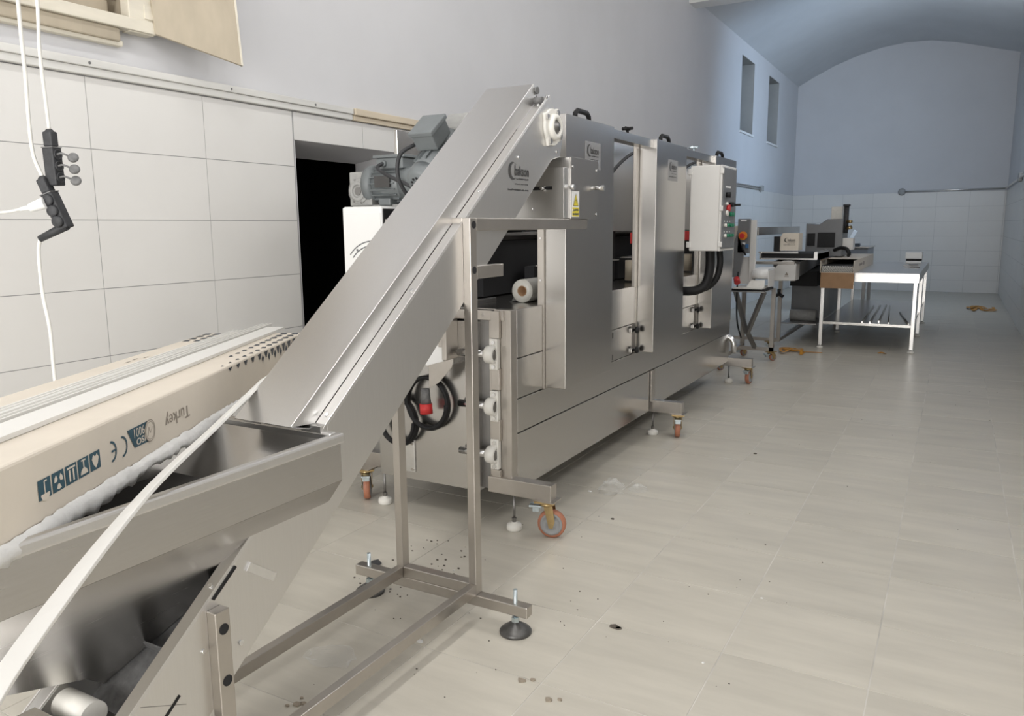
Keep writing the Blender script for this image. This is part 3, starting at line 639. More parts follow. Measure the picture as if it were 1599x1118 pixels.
for hi, (a, c) in enumerate(HOOD):
    for q, (y0, y1) in enumerate(((a-0.012, a+0.02), (c-0.02, c+0.012))):
        fp = B().box(SX-0.03, SX+0.006, y0, y1, 0.616, 1.90).build('frame_post', 'steel_tube', mac, 0.002)
        if q == 0:
            b = B(); [b.cyl((SX-0.012, y0-0.004, z), (SX-0.012, y0, z), 0.005, n=8) for z in (0.75, 0.95, 1.15, 1.35, 1.55, 1.75)]; b.build('rivet', 'chrome', fp)
    hd = B().box(SX+0.006, HX, a, c, HZ0, HZ1).build('hood', 'steel', mac, 0.003, label='tall brushed stainless hood')
    yc = a+0.30 if hi != 1 else a+0.30
    hb = [(-1.665, yc-0.085, HZ1), (-1.665, yc-0.080, HZ1+0.030), (-1.665, yc-0.055, HZ1+0.045), (-1.665, yc+0.055, HZ1+0.045), (-1.665, yc+0.080, HZ1+0.030), (-1.665, yc+0.085, HZ1)]
    B().tube(hb, 0.0125, 12).cyl((-1.665, yc-0.085, HZ1), (-1.665, yc-0.085, HZ1+0.010), 0.018).cyl((-1.665, yc+0.085, HZ1), (-1.665, yc+0.085, HZ1+0.010), 0.018).build('handle', 'black', hd)
    if hi < 2:
        npx = HX+0.0015
        pl = B().box(HX, npx, a+0.215, a+0.405, 1.685, 1.815).build('nameplate', 'nameplate', hd, 0.0006)
        logo(pl, (npx, a+0.235, 1.735), (0, 1, 0), (0, 0, 1), 0.74, (1, 0, 0))
for hi, (a, c) in enumerate(((3.975, 4.655), (5.255, 5.985))):
    tr = B().box(-1.70, -1.632, a, c, 1.866, 1.914).build('top_rail', 'steel', mac, 0.002)
    kb = B().cyl((-1.665, a+0.33, 1.914), (-1.665, a+0.33, 1.945), 0.008).build('clamp_knob', 'black' if hi == 0 else 'zinc', tr)
    b = B().lathe((-1.665, a+0.33, 1.936), (0, 0, 1), [(0.012, 0), (0.020, 0.004), (0.020, 0.016), (0, 0.020)], 14)
    for k in range(4):
        u = Vector((math.cos(k*math.pi/2), math.sin(k*math.pi/2), 0)); b.cyl(Vector((-1.665, a+0.33, 1.946))+u*0.012, Vector((-1.665, a+0.33, 1.946))+u*0.032, 0.009, n=10)
    b.build('knob_grip', 'black' if hi == 0 else 'zinc', kb)
    B().box(-1.74, -1.72, c-0.05, c+0.0, 1.03, 1.866).build('frame_post', 'steel_tube', mac, 0.002)
# perforated hinge strip and reflected paper next to the first hood
# interior: floor deck, dark inner wall, upper units
B().box(ML, SX-0.012, MY0+0.05, MY1, 1.02, 1.032).build('deck', 'steel', mac)
B().box(-2.30, -2.285, 3.12, 6.95, 1.032, 1.36).build('inner_wall', 'steel_dark', mac)
B().box(-2.285, -2.17, 3.55, 6.95, 1.04, 1.33).build('inner_unit', 'void', mac)
B().box(-2.32, -2.10, 3.20, 6.9, 1.36, 1.375).build('inner_shelf', 'steel_dark', mac)
B().box(-2.30, -2.14, 3.20, 3.95, 1.376, 1.50).build('blower_housing', 'black', mac, 0.01)
B().cyl((-2.12, 3.22, 1.415), (-2.12, 3.9, 1.415), 0.035).build('blower_duct', 'rubber', mac)
B().box(-2.20, -2.12, 3.155, 3.215, 1.376, 1.43).build('bracket', 'white_paint', mac, 0.004)
B().box(-2.16, -2.05, 3.36, 3.9, 1.525, 1.535).build('light_strip', 'white_paint', mac)
for a, c in ((4.02, 4.75), (5.30, 6.0)):
    B().box(-2.045, -2.03, a+0.95, c+0.95, 1.372, 1.95).build('baffle', 'steel_matte', mac, 0.002)
    B().box(-2.10, -2.05, a+0.80, a+1.085, 1.04, 1.86).build('belt_guard', 'black', mac, 0.005)
    B().tube(bez([(-2.0, a+0.80, 1.70), (-1.98, a+0.92, 1.79), (-1.96, a+1.05, 1.86), (-1.94, a+1.2, 1.91), (-1.93, a+1.4, 1.935)]), 0.011).build('power_cable', 'rubber', mac)
    B().box(-2.05, -1.92, a-0.1, c+0.1, 1.185, 1.193).build('rail', 'steel_tube', mac)
    B().box(-2.12, -2.06, a-0.1, c+0.15, 1.04, 1.185).build('drive_box', 'void', mac)
    B().box(-1.97, -1.93, c+0.42, c+0.49, 1.285, 1.36).build('relay', 'red', mac, 0.003)
    B().cyl((-1.90, c+0.27, 1.045), (-1.90, c+0.27, 1.178), 0.042).build('roller', 'wood_old', mac)
B().box(-2.46, -2.44, 3.2, 7.0, 1.03, 1.88).build('rear_upper_panel', 'steel', mac, 0.002)
B().box(-2.46, -1.70, 6.98, 7.0, 1.03, 1.88).build('far_end_panel', 'steel', mac, 0.002)
B().box(SX-0.01, SX+0.004, 6.61, 7.06, 1.035, 1.30).build('side_panel', 'steel', mac, 0.002)
# deck rail under the film roll
B().box(-2.06, -2.03, 3.10, 3.45, 1.032, 1.052).build('deck_rail', 'steel_dark', mac, 0.003)
# foot beams, mid posts, feet and casters
B().box(SX-0.03, SX+0.012, 4.945, 5.010, 0.24, 0.452).build('mid_post', 'steel_tube', mac, 0.002)
for y, zb, zt in ((3.06, 0.176, 0.252), (5.0, 0.165, 0.245), (7.05, 0.155, 0.232)):
    B().box(-1.842 if y < 4 else -2.2, -1.512, y-0.03, y+0.03, zb, zt).build('foot_beam', 'steel_tube', mac, 0.003)
    B().box(-2.70, -2.2, y-0.03+(0.06 if y < 4 else 0), y+0.03+(0.06 if y < 4 else 0), zb, zt).build('foot_beam', 'steel_tube', mac, 0.003)
    for x, cx, an in ((-1.718, -1.545, {3.06: 0.25, 5.0: 1.9, 7.05: 1.45}[y]), (-2.482, -2.60, {3.06: 2.2, 5.0: 0.7, 7.05: 1.0}[y])):
        foot(mac, x, y, zb+0.004, 0.036, 'white_plastic', 0.050, 0.006)
        caster(mac, cx, y, zb, an)
        B().box(cx-0.05, cx+0.052, y-0.045, y+0.045, zb-0.001, zb+0.004).build('caster_plate', 'steel_tube', mac)
# white units on the near end
wu = B().box(-2.625, -2.38, 2.985, 3.30, 1.032, 1.507).build('blower_cabinet', 'white_paint', mac, 0.012, label='white blower cabinet with curved vent slots')
B().box(-2.617, -2.388, 2.983, 2.986, 1.04, 1.475).build('cabinet_front', 'white_paint', wu, 0.001)
for k in range(5):
    pts = arc((-2.440, 2.984, 1.16), 0.095+0.022*k, 70, 140, 10, (1, 0, 0), (0, 0, 1)); B().tube(pts, 0.0035, 6).build('vent_slot', 'panel_grey', wu)
b = B(); [b.cyl((x, 2.981, 1.30), (x, 2.985, 1.30), 0.006, n=10) for x in (-2.535, -2.47)]; b.build('cabinet_screw', 'panel_grey', wu)
B().box(-2.378, -2.372, 2.99, 3.30, 1.032, 1.495).build('cabinet_back', 'black', wu)
jb = B().box(-2.40, -2.035, 2.965, 3.054, 0.765, 1.0).build('junction_box', 'white_paint', mac, 0.004)
B().box(-2.035, -2.010, 2.955, 3.054, 0.80, 0.99).box(-2.055, -2.030, 2.955, 2.965, 0.86, 0.93).build('box_bracket', 'steel_tube', jb, 0.002)
B().plate([(-2.115, 2.96, 0.77), (-1.975, 2.96, 0.81), (-1.985, 2.96, 0.77), (-2.06, 2.96, 0.69), (-2.115, 2.96, 0.66)], (0, 0.003, 0)).build('drip_plate', 'steel_tube', mac, 0.001)
bp_ = B().box(-2.375, -2.275, 3.046, 3.054, 0.200, 0.362).build('cover_plate', 'chrome', mac, 0.001)
b = B(); [B().cyl((x, 3.041, z), (x, 3.046, z), 0.008, n=8).build('plate_bolt', 'steel_tube', bp_) for x in (-2.36, -2.29) for z in (0.215, 0.347)]
# coiled supply cable with red plug
def coil(cx, cz, r, n, y):
    pts = []
    for k in range(n*28+1):
        a = 2*math.pi*k/28; rr = r*(1-0.05*math.sin(k*0.21)-0.04*(k/(n*28))); pts.append((cx+rr*math.cos(a), y-0.022*(k/(n*28))+0.006*math.sin(a*1.3), cz+1.08*rr*math.sin(a)))
    return pts
B().tube(coil(-2.170, 0.575, 0.118, 5, 3.025), 0.010, 8).build('cable_coil', 'black', mac)
B().tube(coil(-2.350, 0.465, 0.110, 6, 3.025), 0.010, 8).build('cable_coil', 'black', mac)
pg = B().cyl((-2.155, 2.985, 0.650), (-2.15, 2.98, 0.575), 0.020, 0.026).build('plug', 'rubber_grey', mac)
B().cyl((-2.15, 2.98, 0.578), (-2.147, 2.978, 0.530), 0.031, n=20).build('plug_collar', 'red', pg)
# gear motor on the white cabinet
gx = Vector((-2.60, 3.16, 1.597))
gb_ = B().obox(gx, (1, 0, 0), (0, 1, 0), (0, 0, 1), 0.068, 0.060, 0.082).lathe(gx+Vector((-0.010, -0.055, -0.012)), (0, -1, 0), [(0.062, 0), (0.062, 0.012), (0.050, 0.014), (0.046, 0.022), (0.030, 0.022), (0.030, 0.012), (0, 0.012)], 28).build('worm_gearbox', 'motor_light', mac, 0.006)
b = B()
for k in range(8):
    a = 2*math.pi*k/8+0.3; b.cyl(gx+Vector((-0.010+0.056*math.cos(a), -0.069, -0.012+0.056*math.sin(a))), gx+Vector((-0.010+0.056*math.cos(a), -0.062, -0.012+0.056*math.sin(a))), 0.006, n=8)
b.cyl(gx+Vector((-0.010, -0.07, -0.012)), gx+Vector((-0.010, -0.06, -0.012)), 0.020).build('gearbox_bolt', 'steel_dark', gb_)
mm = B().cyl(gx+Vector((0.06, 0, 0.02)), gx+Vector((0.30, 0, 0.02)), 0.078, n=30).lathe(gx+Vector((0.03, 0, 0.02)), (1, 0, 0), [(0.095, 0), (0.095, 0.03), (0.08, 0.05)], 30).lathe(gx+Vector((0.24, 0, 0.02)), (1, 0, 0), [(0.080, 0), (0.080, 0.07), (0.055, 0.09)], 30).build('motor_body', 'motor_grey', mac)
b = B(); [b.obox(gx+Vector((0.15, 0.082*math.cos(a), 0.02+0.082*math.sin(a))), (1, 0, 0), (0, math.cos(a), math.sin(a)), (0, -math.sin(a), math.cos(a)), 0.075, 0.006, 0.002) for a in [2*math.pi*k/18 for k in range(18)]]; b.build('cooling_fin', 'motor_grey', mm)
B().box(gx.x+0.115, gx.x+0.205, gx.y-0.094, gx.y-0.085, gx.z+0.0, gx.z+0.055).build('rating_plate', 'print_grey', mm, 0.001)
B().box(gx.x+0.12, gx.x+0.19, gx.y-0.07, gx.y+0.05, gx.z-0.084, gx.z-0.05).build('motor_foot', 'motor_grey', mm, 0.004)
tb2 = B().box(gx.x+0.10, gx.x+0.26, gx.y-0.055, gx.y+0.055, gx.z+0.09, gx.z+0.142).build('terminal_box', 'motor_grey', mac, 0.005)
B().box(gx.x+0.085, gx.x+0.275, gx.y-0.062, gx.y+0.062, gx.z+0.142, gx.z+0.156).cyl(gx+Vector((0.15, -0.07, 0.115)), gx+Vector((0.15, -0.05, 0.115)), 0.016).build('terminal_lid', 'motor_grey', tb2, 0.003)
B().tube(bez([gx+Vector((0.15, -0.07, 0.115)), gx+Vector((0.16, -0.12, 0.09)), gx+Vector((0.24, -0.14, 0.05)), gx+Vector((0.36, -0.14, 0.0)), gx+Vector((0.45, -0.12, -0.05))]), 0.009).build('motor_cable', 'rubber', mac)
B().box(gx.x-0.062, gx.x+0.30, gx.y-0.05, gx.y+0.05, 1.505, 1.518).build('motor_base', 'motor_light', mac, 0.002)
# control cabinet with its button door
cb_ = B().box(-1.612, -1.412, 5.36, 5.72, 1.232, 1.803).build('control_cabinet', 'cabinet_paint', mac, 0.006, label='pale grey control cabinet with button door')
B().box(-1.412, -1.397, 5.355, 5.725, 1.232, 1.803).build('cabinet_rim', 'cabinet_paint', cb_, 0.004)
dr = B().box(-1.397, -1.390, 5.372, 5.708, 1.248, 1.787).build('cabinet_door', 'panel_grey', cb_, 0.003)
b = B(); [b.box(-1.630, -1.600, 5.352, 5.372, z, z+0.04) for z in (1.255, 1.745)]; [b.box(-1.41, -1.385, 5.350, 5.366, z, z+0.035) for z in (1.50, 1.745, 1.26)]; b.build('cabinet_lug', 'cabinet_paint', cb_, 0.003)
def button(y, z, mt, r=0.011, l=0.016): B().cyl((-1.390, y, z), (-1.390+l, y, z), r, n=14).build('button', mt, cb_)
for z in (1.335, 1.405):
    button(5.43, z, 'white_plastic'); button(5.50, z, 'green'); button(5.57, z, 'green'); button(5.63, z, 'green')
    b = B(); [b.box(-1.390, -1.3892, y-0.01, y+0.01, z+0.022, z+0.030) for y in (5.43, 5.50, 5.57)]; b.build('button_tag', 'white_paint', cb_)
button(5.47, 1.487, 'white_plastic', 0.020, 0.012); button(5.49, 1.522, 'red', 0.022, 0.020); button(5.57, 1.480, 'green', 0.014); button(5.63, 1.480, 'green', 0.014)
button(5.45, 1.550, 'white_plastic', 0.010); button(5.55, 1.546, 'black', 0.016, 0.03); B().box(-1.392, -1.33, 5.60, 5.62, 1.535, 1.551).build('switch_lever', 'black', cb_, 0.002)
button(5.45, 1.608, 'black', 0.018, 0.03); B().box(-1.390, -1.386, 5.48, 5.56, 1.592, 1.625).build('display', 'black', cb_, 0.002)
B().box(-1.390, -1.388, 5.43, 5.56, 1.655, 1.668).build('name_strip', 'white_paint', cb_)
B().tube(bez([(-1.50, 5.50, 1.235), (-1.50, 5.50, 1.10), (-1.52, 5.48, 1.00), (-1.58, 5.46, 0.955), (-1.69, 5.45, 0.945)]), 0.032, 14).build('cable_duct', 'black', mac)
B().tube(bez([(-1.46, 5.60, 1.235), (-1.455, 5.60, 1.12), (-1.48, 5.58, 1.02), (-1.55, 5.54, 0.96), (-1.69, 5.52, 0.95)]), 0.022, 12).build('cable_duct', 'black', mac)
# drain pipe bend at the far end
B().tube([(-1.835, 7.02, 0.235)]+arc((-1.755, 7.02, 0.345), 0.08, 180, 0, 14, (1, 0, 0), (0, 0, 1))+[(-1.675, 7.02, 0.275)], 0.024, 16).build('pipe_bend', 'chrome', mac)

# ---------------------------------------------------------------- film roll on the machine deck
fr = thing('film_roll', 'roll of clear plastic film lying inside the machine opening', 'film roll', (-1.86, 3.45, 1.032))
prof = [(0.026, 0), (0.057, 0), (0.058, 0.004), (0.058, 0.40), (0.026, 0.40)]
B().lathe((-1.865, 3.42, 1.0905), (0, 1, 0), prof, 28, False).build('film', 'roll_film', fr)
B().lathe((-1.865, 3.418, 1.0905), (0, 1, 0), [(0.026, 0.404), (0.026, 0), (0.022, 0.0), (0.022, 0.25), (0, 0.25)], 28, False).build('core_tube', 'card_brown', fr)
B().add([(-1.912, 3.42, 1.06), (-1.925, 3.42, 1.037), (-1.95, 3.44, 1.034), (-1.90, 3.50, 1.06), (-1.92, 3.50, 1.037)], [(0, 1, 4, 3), (1, 2, 4)]).build('loose_end', 'film', fr)

# ---------------------------------------------------------------- long carton across the hopper
ca = Vector((-0.4848, 0.8746, 0)); cn = Vector((0.8746, 0.4848, 0)); cz = Vector((0, 0, 1))
c0 = Vector((-1.348, 0.63, HZ+0.0015))
def cpt(s, n_, z): return c0+ca*s+cn*n_+cz*z
CH_, CWD, CS_, CE_ = 0.135, 0.40, -0.75, 1.97
ctn = thing('long_carton', 'long white printed carton lying across the steel hopper', 'carton', cpt(0.5, -0.15, 0))
def cbox(s0, s1, n0, n1, z0, z1, zend=None):
    zend = z1 if zend is None else zend
    v = [cpt(s, n_, z) for (s, zt) in ((s0, z1), (s1, zend)) for n_ in (n0, n1) for z in (z0, zt)]
    return B().add(v, [(0, 1, 3, 2), (4, 6, 7, 5), (0, 4, 5, 1), (2, 3, 7, 6), (0, 2, 6, 4), (1, 5, 7, 3)])
CHF = 0.112
cbox(CS_, CE_, -CWD, 0, 0, CH_+0.010, CHF).build('carton_body', 'card_white', ctn, 0.006)
def ztop(s): return CH_+0.010+(CHF-CH_-0.010)*(s-CS_)/(CE_-CS_)
fo = 0.0012
def fpt(s, z): return cpt(s, fo, z)
def mark(polys, name, mt, lift=0.0):
    b = B()
    for poly in polys: b.add([fpt(s, z)+cn*lift for s, z in poly], [tuple(range(len(poly)))])
    return b.build(name, mt, ctn)
def circ(s, z, r, n=20, a0=0, a1=360, ky=1.0): return [(s+r*math.cos(math.radians(a0+(a1-a0)*k/n)), z+ky*r*math.sin(math.radians(a0+(a1-a0)*k/n))) for k in range(n+(0 if a1-a0 == 360 else 1))]
def ring(s, z, r, t, n=22, a0=0, a1=360):
    return [[(s+R*math.cos(math.radians(a0+(a1-a0)*(k+q)/n)), z+R*math.sin(math.radians(a0+(a1-a0)*(k+q)/n))) for R, q in ((r, 0), (r, 1), (r-t, 1), (r-t, 0))] for k in range(n)]
ic = [0.178, 0.222, 0.266, 0.310, 0.354]
for s in ic: mark([[(s-0.0195, 0.042), (s+0.0195, 0.042), (s+0.0195, 0.080), (s-0.0195, 0.080)]], 'pictogram', 'print_blue')
lf = 0.0006
mark([circ(0.178, 0.052, 0.014, 12, 180, 360), [(0.176, 0.052), (0.179, 0.052), (0.179, 0.076), (0.176, 0.076)], [(0.179, 0.074), (0.186, 0.074), (0.186, 0.077), (0.179, 0.077)]], 'umbrella_sign', 'card_white', lf)
mark([[(0.222+0.015*math.cos(a+d), 0.061+0.015*math.sin(a+d)*1.05) for d in (-0.55, 0.0, 0.55)]+[(0.222+0.006*math.cos(a+d), 0.061+0.006*math.sin(a+d)) for d in (0.5, -0.5)] for a in (0.5, 2.6, 4.7)], 'recycling_sign', 'card_white', lf)
mark([[(0.252, 0.072), (0.280, 0.072), (0.280, 0.076), (0.252, 0.076)], [(0.257, 0.047), (0.262, 0.047), (0.262, 0.070), (0.257, 0.070)], [(0.270, 0.047), (0.275, 0.047), (0.275, 0.070), (0.270, 0.070)]], 'arrows_sign', 'card_white', lf)
mark([circ(0.310, 0.047, 0.013, 12, 0, 180), [(0.308, 0.06), (0.312, 0.06), (0.312, 0.076), (0.308, 0.076)], [(0.302, 0.074), (0.318, 0.074), (0.318, 0.077), (0.302, 0.077)]], 'glass_sign', 'card_white', lf)
mark([[(0.341, 0.066), (0.347, 0.075), (0.354, 0.070), (0.361, 0.075), (0.367, 0.066), (0.362, 0.054), (0.354, 0.046), (0.346, 0.054)]], 'handle_sign', 'card_white', lf)
mark(ring(0.419, 0.060, 0.0235, 0.0050, 14, -90, 90)+[[(0.421, 0.0575), (0.441, 0.0575), (0.441, 0.0625), (0.421, 0.0625)]], 'ce_mark', 'print_blue')
mark(ring(0.466, 0.058, 0.0240, 0.0050, 14, -90, 90), 'ce_mark', 'print_blue')
mark([[(0.493, 0.087), (0.590, 0.086), (0.590, 0.037), (0.521, 0.040)]], 'iso_field', 'print_blue')
text('ISO', 'iso_lettering', 'card_white', ctn, fpt(0.574, 0.0585)+cn*lf, -ca, -cz, 0.016, 0.044, 0.02)
text('9001', 'iso_lettering', 'card_white', ctn, fpt(0.572, 0.083)+cn*lf, -ca, -cz, 0.021, 0.050, 0.0)
mark([circ(0.598, 0.061, 0.0265)], 'emblem_field', 'card_white', lf)
mark(ring(0.598, 0.061, 0.0265, 0.0022)+ring(0.598, 0.061, 0.0215, 0.0015)+[[(0.584, 0.05), (0.586, 0.05), (0.594, 0.071), (0.592, 0.071)], [(0.592, 0.071), (0.594, 0.071), (0.599, 0.055), (0.597, 0.055)], [(0.597, 0.055), (0.599, 0.055), (0.612, 0.068), (0.610, 0.068)]], 'emblem', 'print_tan', 2*lf)
text('Turkey', 'country_lettering', 'print_tan', ctn, fpt(0.828, 0.083), -ca, -cz, 0.042, 0.146, 0.0)
# diamond pattern at the far end: on the front face and on the lid
dm = []
for k in range(12):
    s = 1.14+k*0.069; zt = ztop(s)
    hgt = 0.010+0.0024*k
    dm.append([(s-0.016-0.0006*k, zt-0.006), (s+0.016+0.0006*k, zt-0.006), (s+0.004, zt-0.006-hgt), (s-0.004, zt-0.006-hgt)])
    if k > 3: dm.append([(s+0.031, zt-0.014), (s+0.044, zt-0.014-hgt*0.6), (s+0.031, zt-0.016-hgt*1.25), (s+0.018, zt-0.014-hgt*0.6)])
for poly in dm: mark([poly], 'diamond_print', 'print_black')
b = B()
for k in range(13):
    s = 1.12+k*0.066; ln = 0.016+0.0028*k
    for n0 in (-0.010, -0.055, -0.325, -0.365):
        if (n0 < -0.1 and k < 9) or (n0 == -0.055 and k < 3): continue
        lo, hi = n0-ln*0.5, n0-0.002+ln*0.1
        hi = min(hi, -0.006); lo = max(lo, -CWD+0.006)
        z = lambda ss: ztop(ss)+0.0008
        B().add([cpt(s, hi, z(s)), cpt(s+ln, hi-0.01, z(s+ln)), cpt(s+ln*0.9, lo-0.004, z(s+ln)), cpt(s-0.006, lo, z(s))], [(0, 1, 2, 3)]).build('lid_print', 'print_black', ctn)
b = B()
for s, n0 in ((1.20, -0.345), (1.26, -0.35), (1.30, -0.335)): B().add([cpt(s, n0, ztop(s)+0.0008), cpt(s+0.03, n0, ztop(s+0.03)+0.0008), cpt(s+0.03, n0-0.006, ztop(s+0.03)+0.0008), cpt(s, n0-0.006, ztop(s)+0.0008)], [(0, 1, 2, 3)]).build('lid_mark', 'print_tan', ctn)
# torn foil hanging out below the front edge
rr = random.Random(3); b = B(); N = 90; v = []
for k in range(N+1):
    s = -0.35+1.62*k/N
    amp = 0.020+0.010*abs(math.sin(s*5.1))+0.012*rr.random()
    if s > 1.05: amp *= max(0.2, 1-(s-1.05)*2.5)
    for q, (dn, dz) in enumerate(((0.002, 0.004+0.006*rr.random()), (0.008+0.006*rr.random(), 0.001), (0.012+0.008*rr.random(), -amp*0.5), (0.004+0.008*rr.random(), -amp), (-0.010, -amp*0.6))):
        p = cpt(s, dn, dz); p.z = max(p.z, HZ-0.02) if False else p.z; v.append(p)
b.add(v, [(k*5+q, (k+1)*5+q, (k+1)*5+q+1, k*5+q+1) for k in range(N) for q in range(4)], True)
b.build('torn_foil', 'film', ctn)

# white plastic profiles lying on the carton
def profile(name, label, n0, n1, s0, s1, h, lips, nfar=0.0):
    def Q(s, n_, z): return cpt(s, n_+nfar*(s-s0)/(s1-s0), ztop(s)+0.0012+z)
    b = B(); t_ = 0.0025
    def bar(na, nb, za, zb):
        v = [Q(s, n_, z) for s in (s0, s1) for n_ in (na, nb) for z in (za, zb)]
        b.add(v, [(0, 1, 3, 2), (4, 6, 7, 5), (0, 4, 5, 1), (2, 3, 7, 6), (0, 2, 6, 4), (1, 5, 7, 3)])
    bar(n0, n1, 0, t_*2 if lips else h)
    for l in lips: bar(l-t_, l+t_, 0, h)
    o = b.build(name, 'pvc'); tag(o, label, 'plastic profile', 'white plastic profiles on the carton'); return o
profile('plastic_profile', 'broad flat white plastic profile on top of the long carton', -0.180, -0.104, -0.55, 2.09, 0.010, (), -0.006)
profile('plastic_profile', 'narrow white plastic profile with raised lips beside the broad one on the carton', -0.232, -0.190, -0.50, 2.20, 0.014, (-0.230, -0.211, -0.192), -0.006)
profile('plastic_profile', 'thin white plastic strip on the carton farthest from the camera, shortest of three', -0.282, -0.244, -0.60, 2.00, 0.009, (-0.279, -0.263, -0.247), -0.016)

# white lath leaning over the hopper
lath_pts = bez([(-1.745, 1.620, 0.971), (-1.545, 1.260, 0.925), (-1.339, 0.916, 0.893), (-1.105, 0.556, 0.825), (-0.985, 0.395, 0.775)], 8)
lath_roll = [1.05, 0.95, 0.80, 0.25, 0.25]
b = B(); v = []
for k, p in enumerate(lath_pts):
    t_ = (lath_pts[min(k+1, len(lath_pts)-1)]-lath_pts[max(k-1, 0)]).normalized()
    base = t_.cross(Vector((0.55, -0.42, 0.45))).normalized(); nrm = t_.cross(base).normalized()
    q = min(k/8, 3.999); a_ = lath_roll[int(q)]*(1-q % 1)+lath_roll[int(q)+1]*(q % 1)
    wv = base*math.cos(a_)+nrm*math.sin(a_); uv = t_.cross(wv).normalized()
    for sw, su in ((-1, -1), (1, -1), (1, 1), (-1, 1)): v.append(p+wv*0.0155*sw+uv*0.0040*su)
n = len(lath_pts)
b.add(v, [(4*k+q, 4*k+(q+1) % 4, 4*k+4+(q+1) % 4, 4*k+4+q) for k in range(n-1) for q in range(4)]+[(3, 2, 1, 0), (4*n-4, 4*n-3, 4*n-2, 4*n-1)])
lo_ = b.build('white_lath', 'pvc', None, 0.0015)
tag(lo_, 'long white plastic lath slanting across the hopper in front of the carton', 'lath')

# ---------------------------------------------------------------- hanging socket strips
def socket_strip(name, label, top, down, face, lid_mt, open_lids, cap=True):
    top, down, face = Vector(top), Vector(down).normalized(), Vector(face); face = (face-down*face.dot(down)).normalized(); sd_ = down.cross(face)
    t = thing(name, label, 'socket strip', top, 'black rubber socket strips hanging on white cables')
    k_ = 0.80
    B().obox(top+down*0.135*k_, sd_, face, down, 0.025*k_, 0.025*k_, 0.075*k_).build('housing', 'rubber', t, 0.004)
    B().obox(top+down*0.028*k_, sd_, face, down, 0.019*k_, 0.021*k_, 0.030*k_).lathe(top, down, [(0.009, -0.010), (0.015, 0.0), (0.016, 0.01)], 14).build('cable_boot', 'rubber', t, 0.005)
    B().obox(top+down*0.060*k_, sd_, face, down, 0.0262*k_, 0.0262*k_, 0.0016).build('tie', 'rubber_grey', t)
    for k in range(3):
        c = top+down*(0.088+0.045*k)*k_+face*0.025*k_
        so = B().lathe(c, face, [(0.0165, -0.002), (0.0165, 0.004), (0.0135, 0.004), (0.0130, -0.004), (0, -0.004)], 20).build('socket', 'rubber', t)
        if open_lids:
            B().tube(bez([c+face*0.003+sd_*0.006, c+face*0.022+sd_*0.007-down*0.002, c+face*0.042+down*0.006+sd_*0.004]), 0.0032, 8).build('lid_hinge', lid_mt, so)
            B().lathe(c+face*0.056+down*0.012, (0.72, -0.62, 0.30), [(0.014, -0.003), (0.0165, 0), (0.0145, 0.005), (0.009, 0.007), (0, 0.007)], 20).build('lid', lid_mt, so)
        else:
            B().lathe(c, face, [(0.0185, 0.002), (0.0185, 0.008), (0.015, 0.011), (0, 0.011)], 20).build('lid', 'rubber', so)
    return t
s1_ = Vector((-2.555, 1.538, 1.715)); s2_ = Vector((-2.575, 1.512, 1.568))
ss1 = socket_strip('socket_strip', 'black rubber socket strip with three grey lids hanging open', s1_, (0.004, 0.022, -1), (1.15, 0.36, 0), 'rubber_grey', True)
ss2 = socket_strip('socket_strip', 'black rubber socket strip with closed lids and a white plug, lower of two', s2_, (0.30, 0.20, -1), (0.35, -0.80, -0.05), 'rubber', False)
B().cyl(s2_+Vector((0.055, 0.030, -0.148)), s2_+Vector((-0.028, -0.012, -0.190)), 0.015, 0.011, n=14).build('outlet_boot', 'rubber', ss2)
def cable(name, label, pts, r, mt='cord_white'):
    o = B().tube(bez(pts, 10), r, 10).build(name, mt); tag(o, label, 'cable'); return o
cable('power_cable', 'white cable running up from the socket strip with open lids', [s1_+Vector((0, 0, 0.008)), (-2.548, 1.532, 1.80), (-2.530, 1.518, 1.95), (-2.499, 1.508, 2.098), (-2.46, 1.50, 2.5), (-2.45, 1.50, 3.2), (-2.45, 1.50, ZC-0.002)], 0.0056)
cable('power_cable', 'white cable running up from the lower socket strip with closed lids', [s2_+Vector((0, 0, 0.008)), (-2.588, 1.498, 1.646), (-2.578, 1.490, 1.76), (-2.563, 1.485, 1.876), (-2.526, 1.465, 2.091), (-2.48, 1.45, 2.5), (-2.47, 1.45, 3.2), (-2.47, 1.45, ZC-0.002)], 0.0060)
pb = s2_+Vector((-0.028, -0.012, -0.190))
cable('power_cable', 'white cable dropping from the lower socket strip behind the carton', [pb, pb+Vector((-0.006, -0.006, -0.05)), pb+Vector((0.0, -0.01, -0.18)), (-2.580, 1.488, 1.08), (-2.568, 1.480, 0.935), (-2.56, 1.48, 0.6), (-2.56, 1.49, 0.3), (-2.55, 1.50, 0.0062)], 0.006)
pl_ = Vector((-2.560, 1.485, 1.482))
pw = thing('white_plug', 'white mains plug in the lower socket strip with its cable', 'plug', pl_)
B().cyl(pl_+Vector((0.012, 0.012, 0.010)), pl_+Vector((-0.030, -0.014, -0.006)), 0.019, 0.014, n=16).cyl(pl_+Vector((-0.026, -0.012, -0.004)), pl_+Vector((-0.058, -0.030, -0.010)), 0.009, 0.006, n=12).build('plug_body', 'white_paint', pw, 0.002)
B().tube(bez([pl_+Vector((-0.052, -0.027, -0.009)), pl_+Vector((-0.09, -0.055, -0.018)), (-2.690, 1.385, 1.462), (-2.80, 1.30, 1.475), (-3.05, 1.12, 1.52), (-3.262, 1.0, 1.50)]), 0.0048, 8).build('plug_cable', 'cord_white', pw)

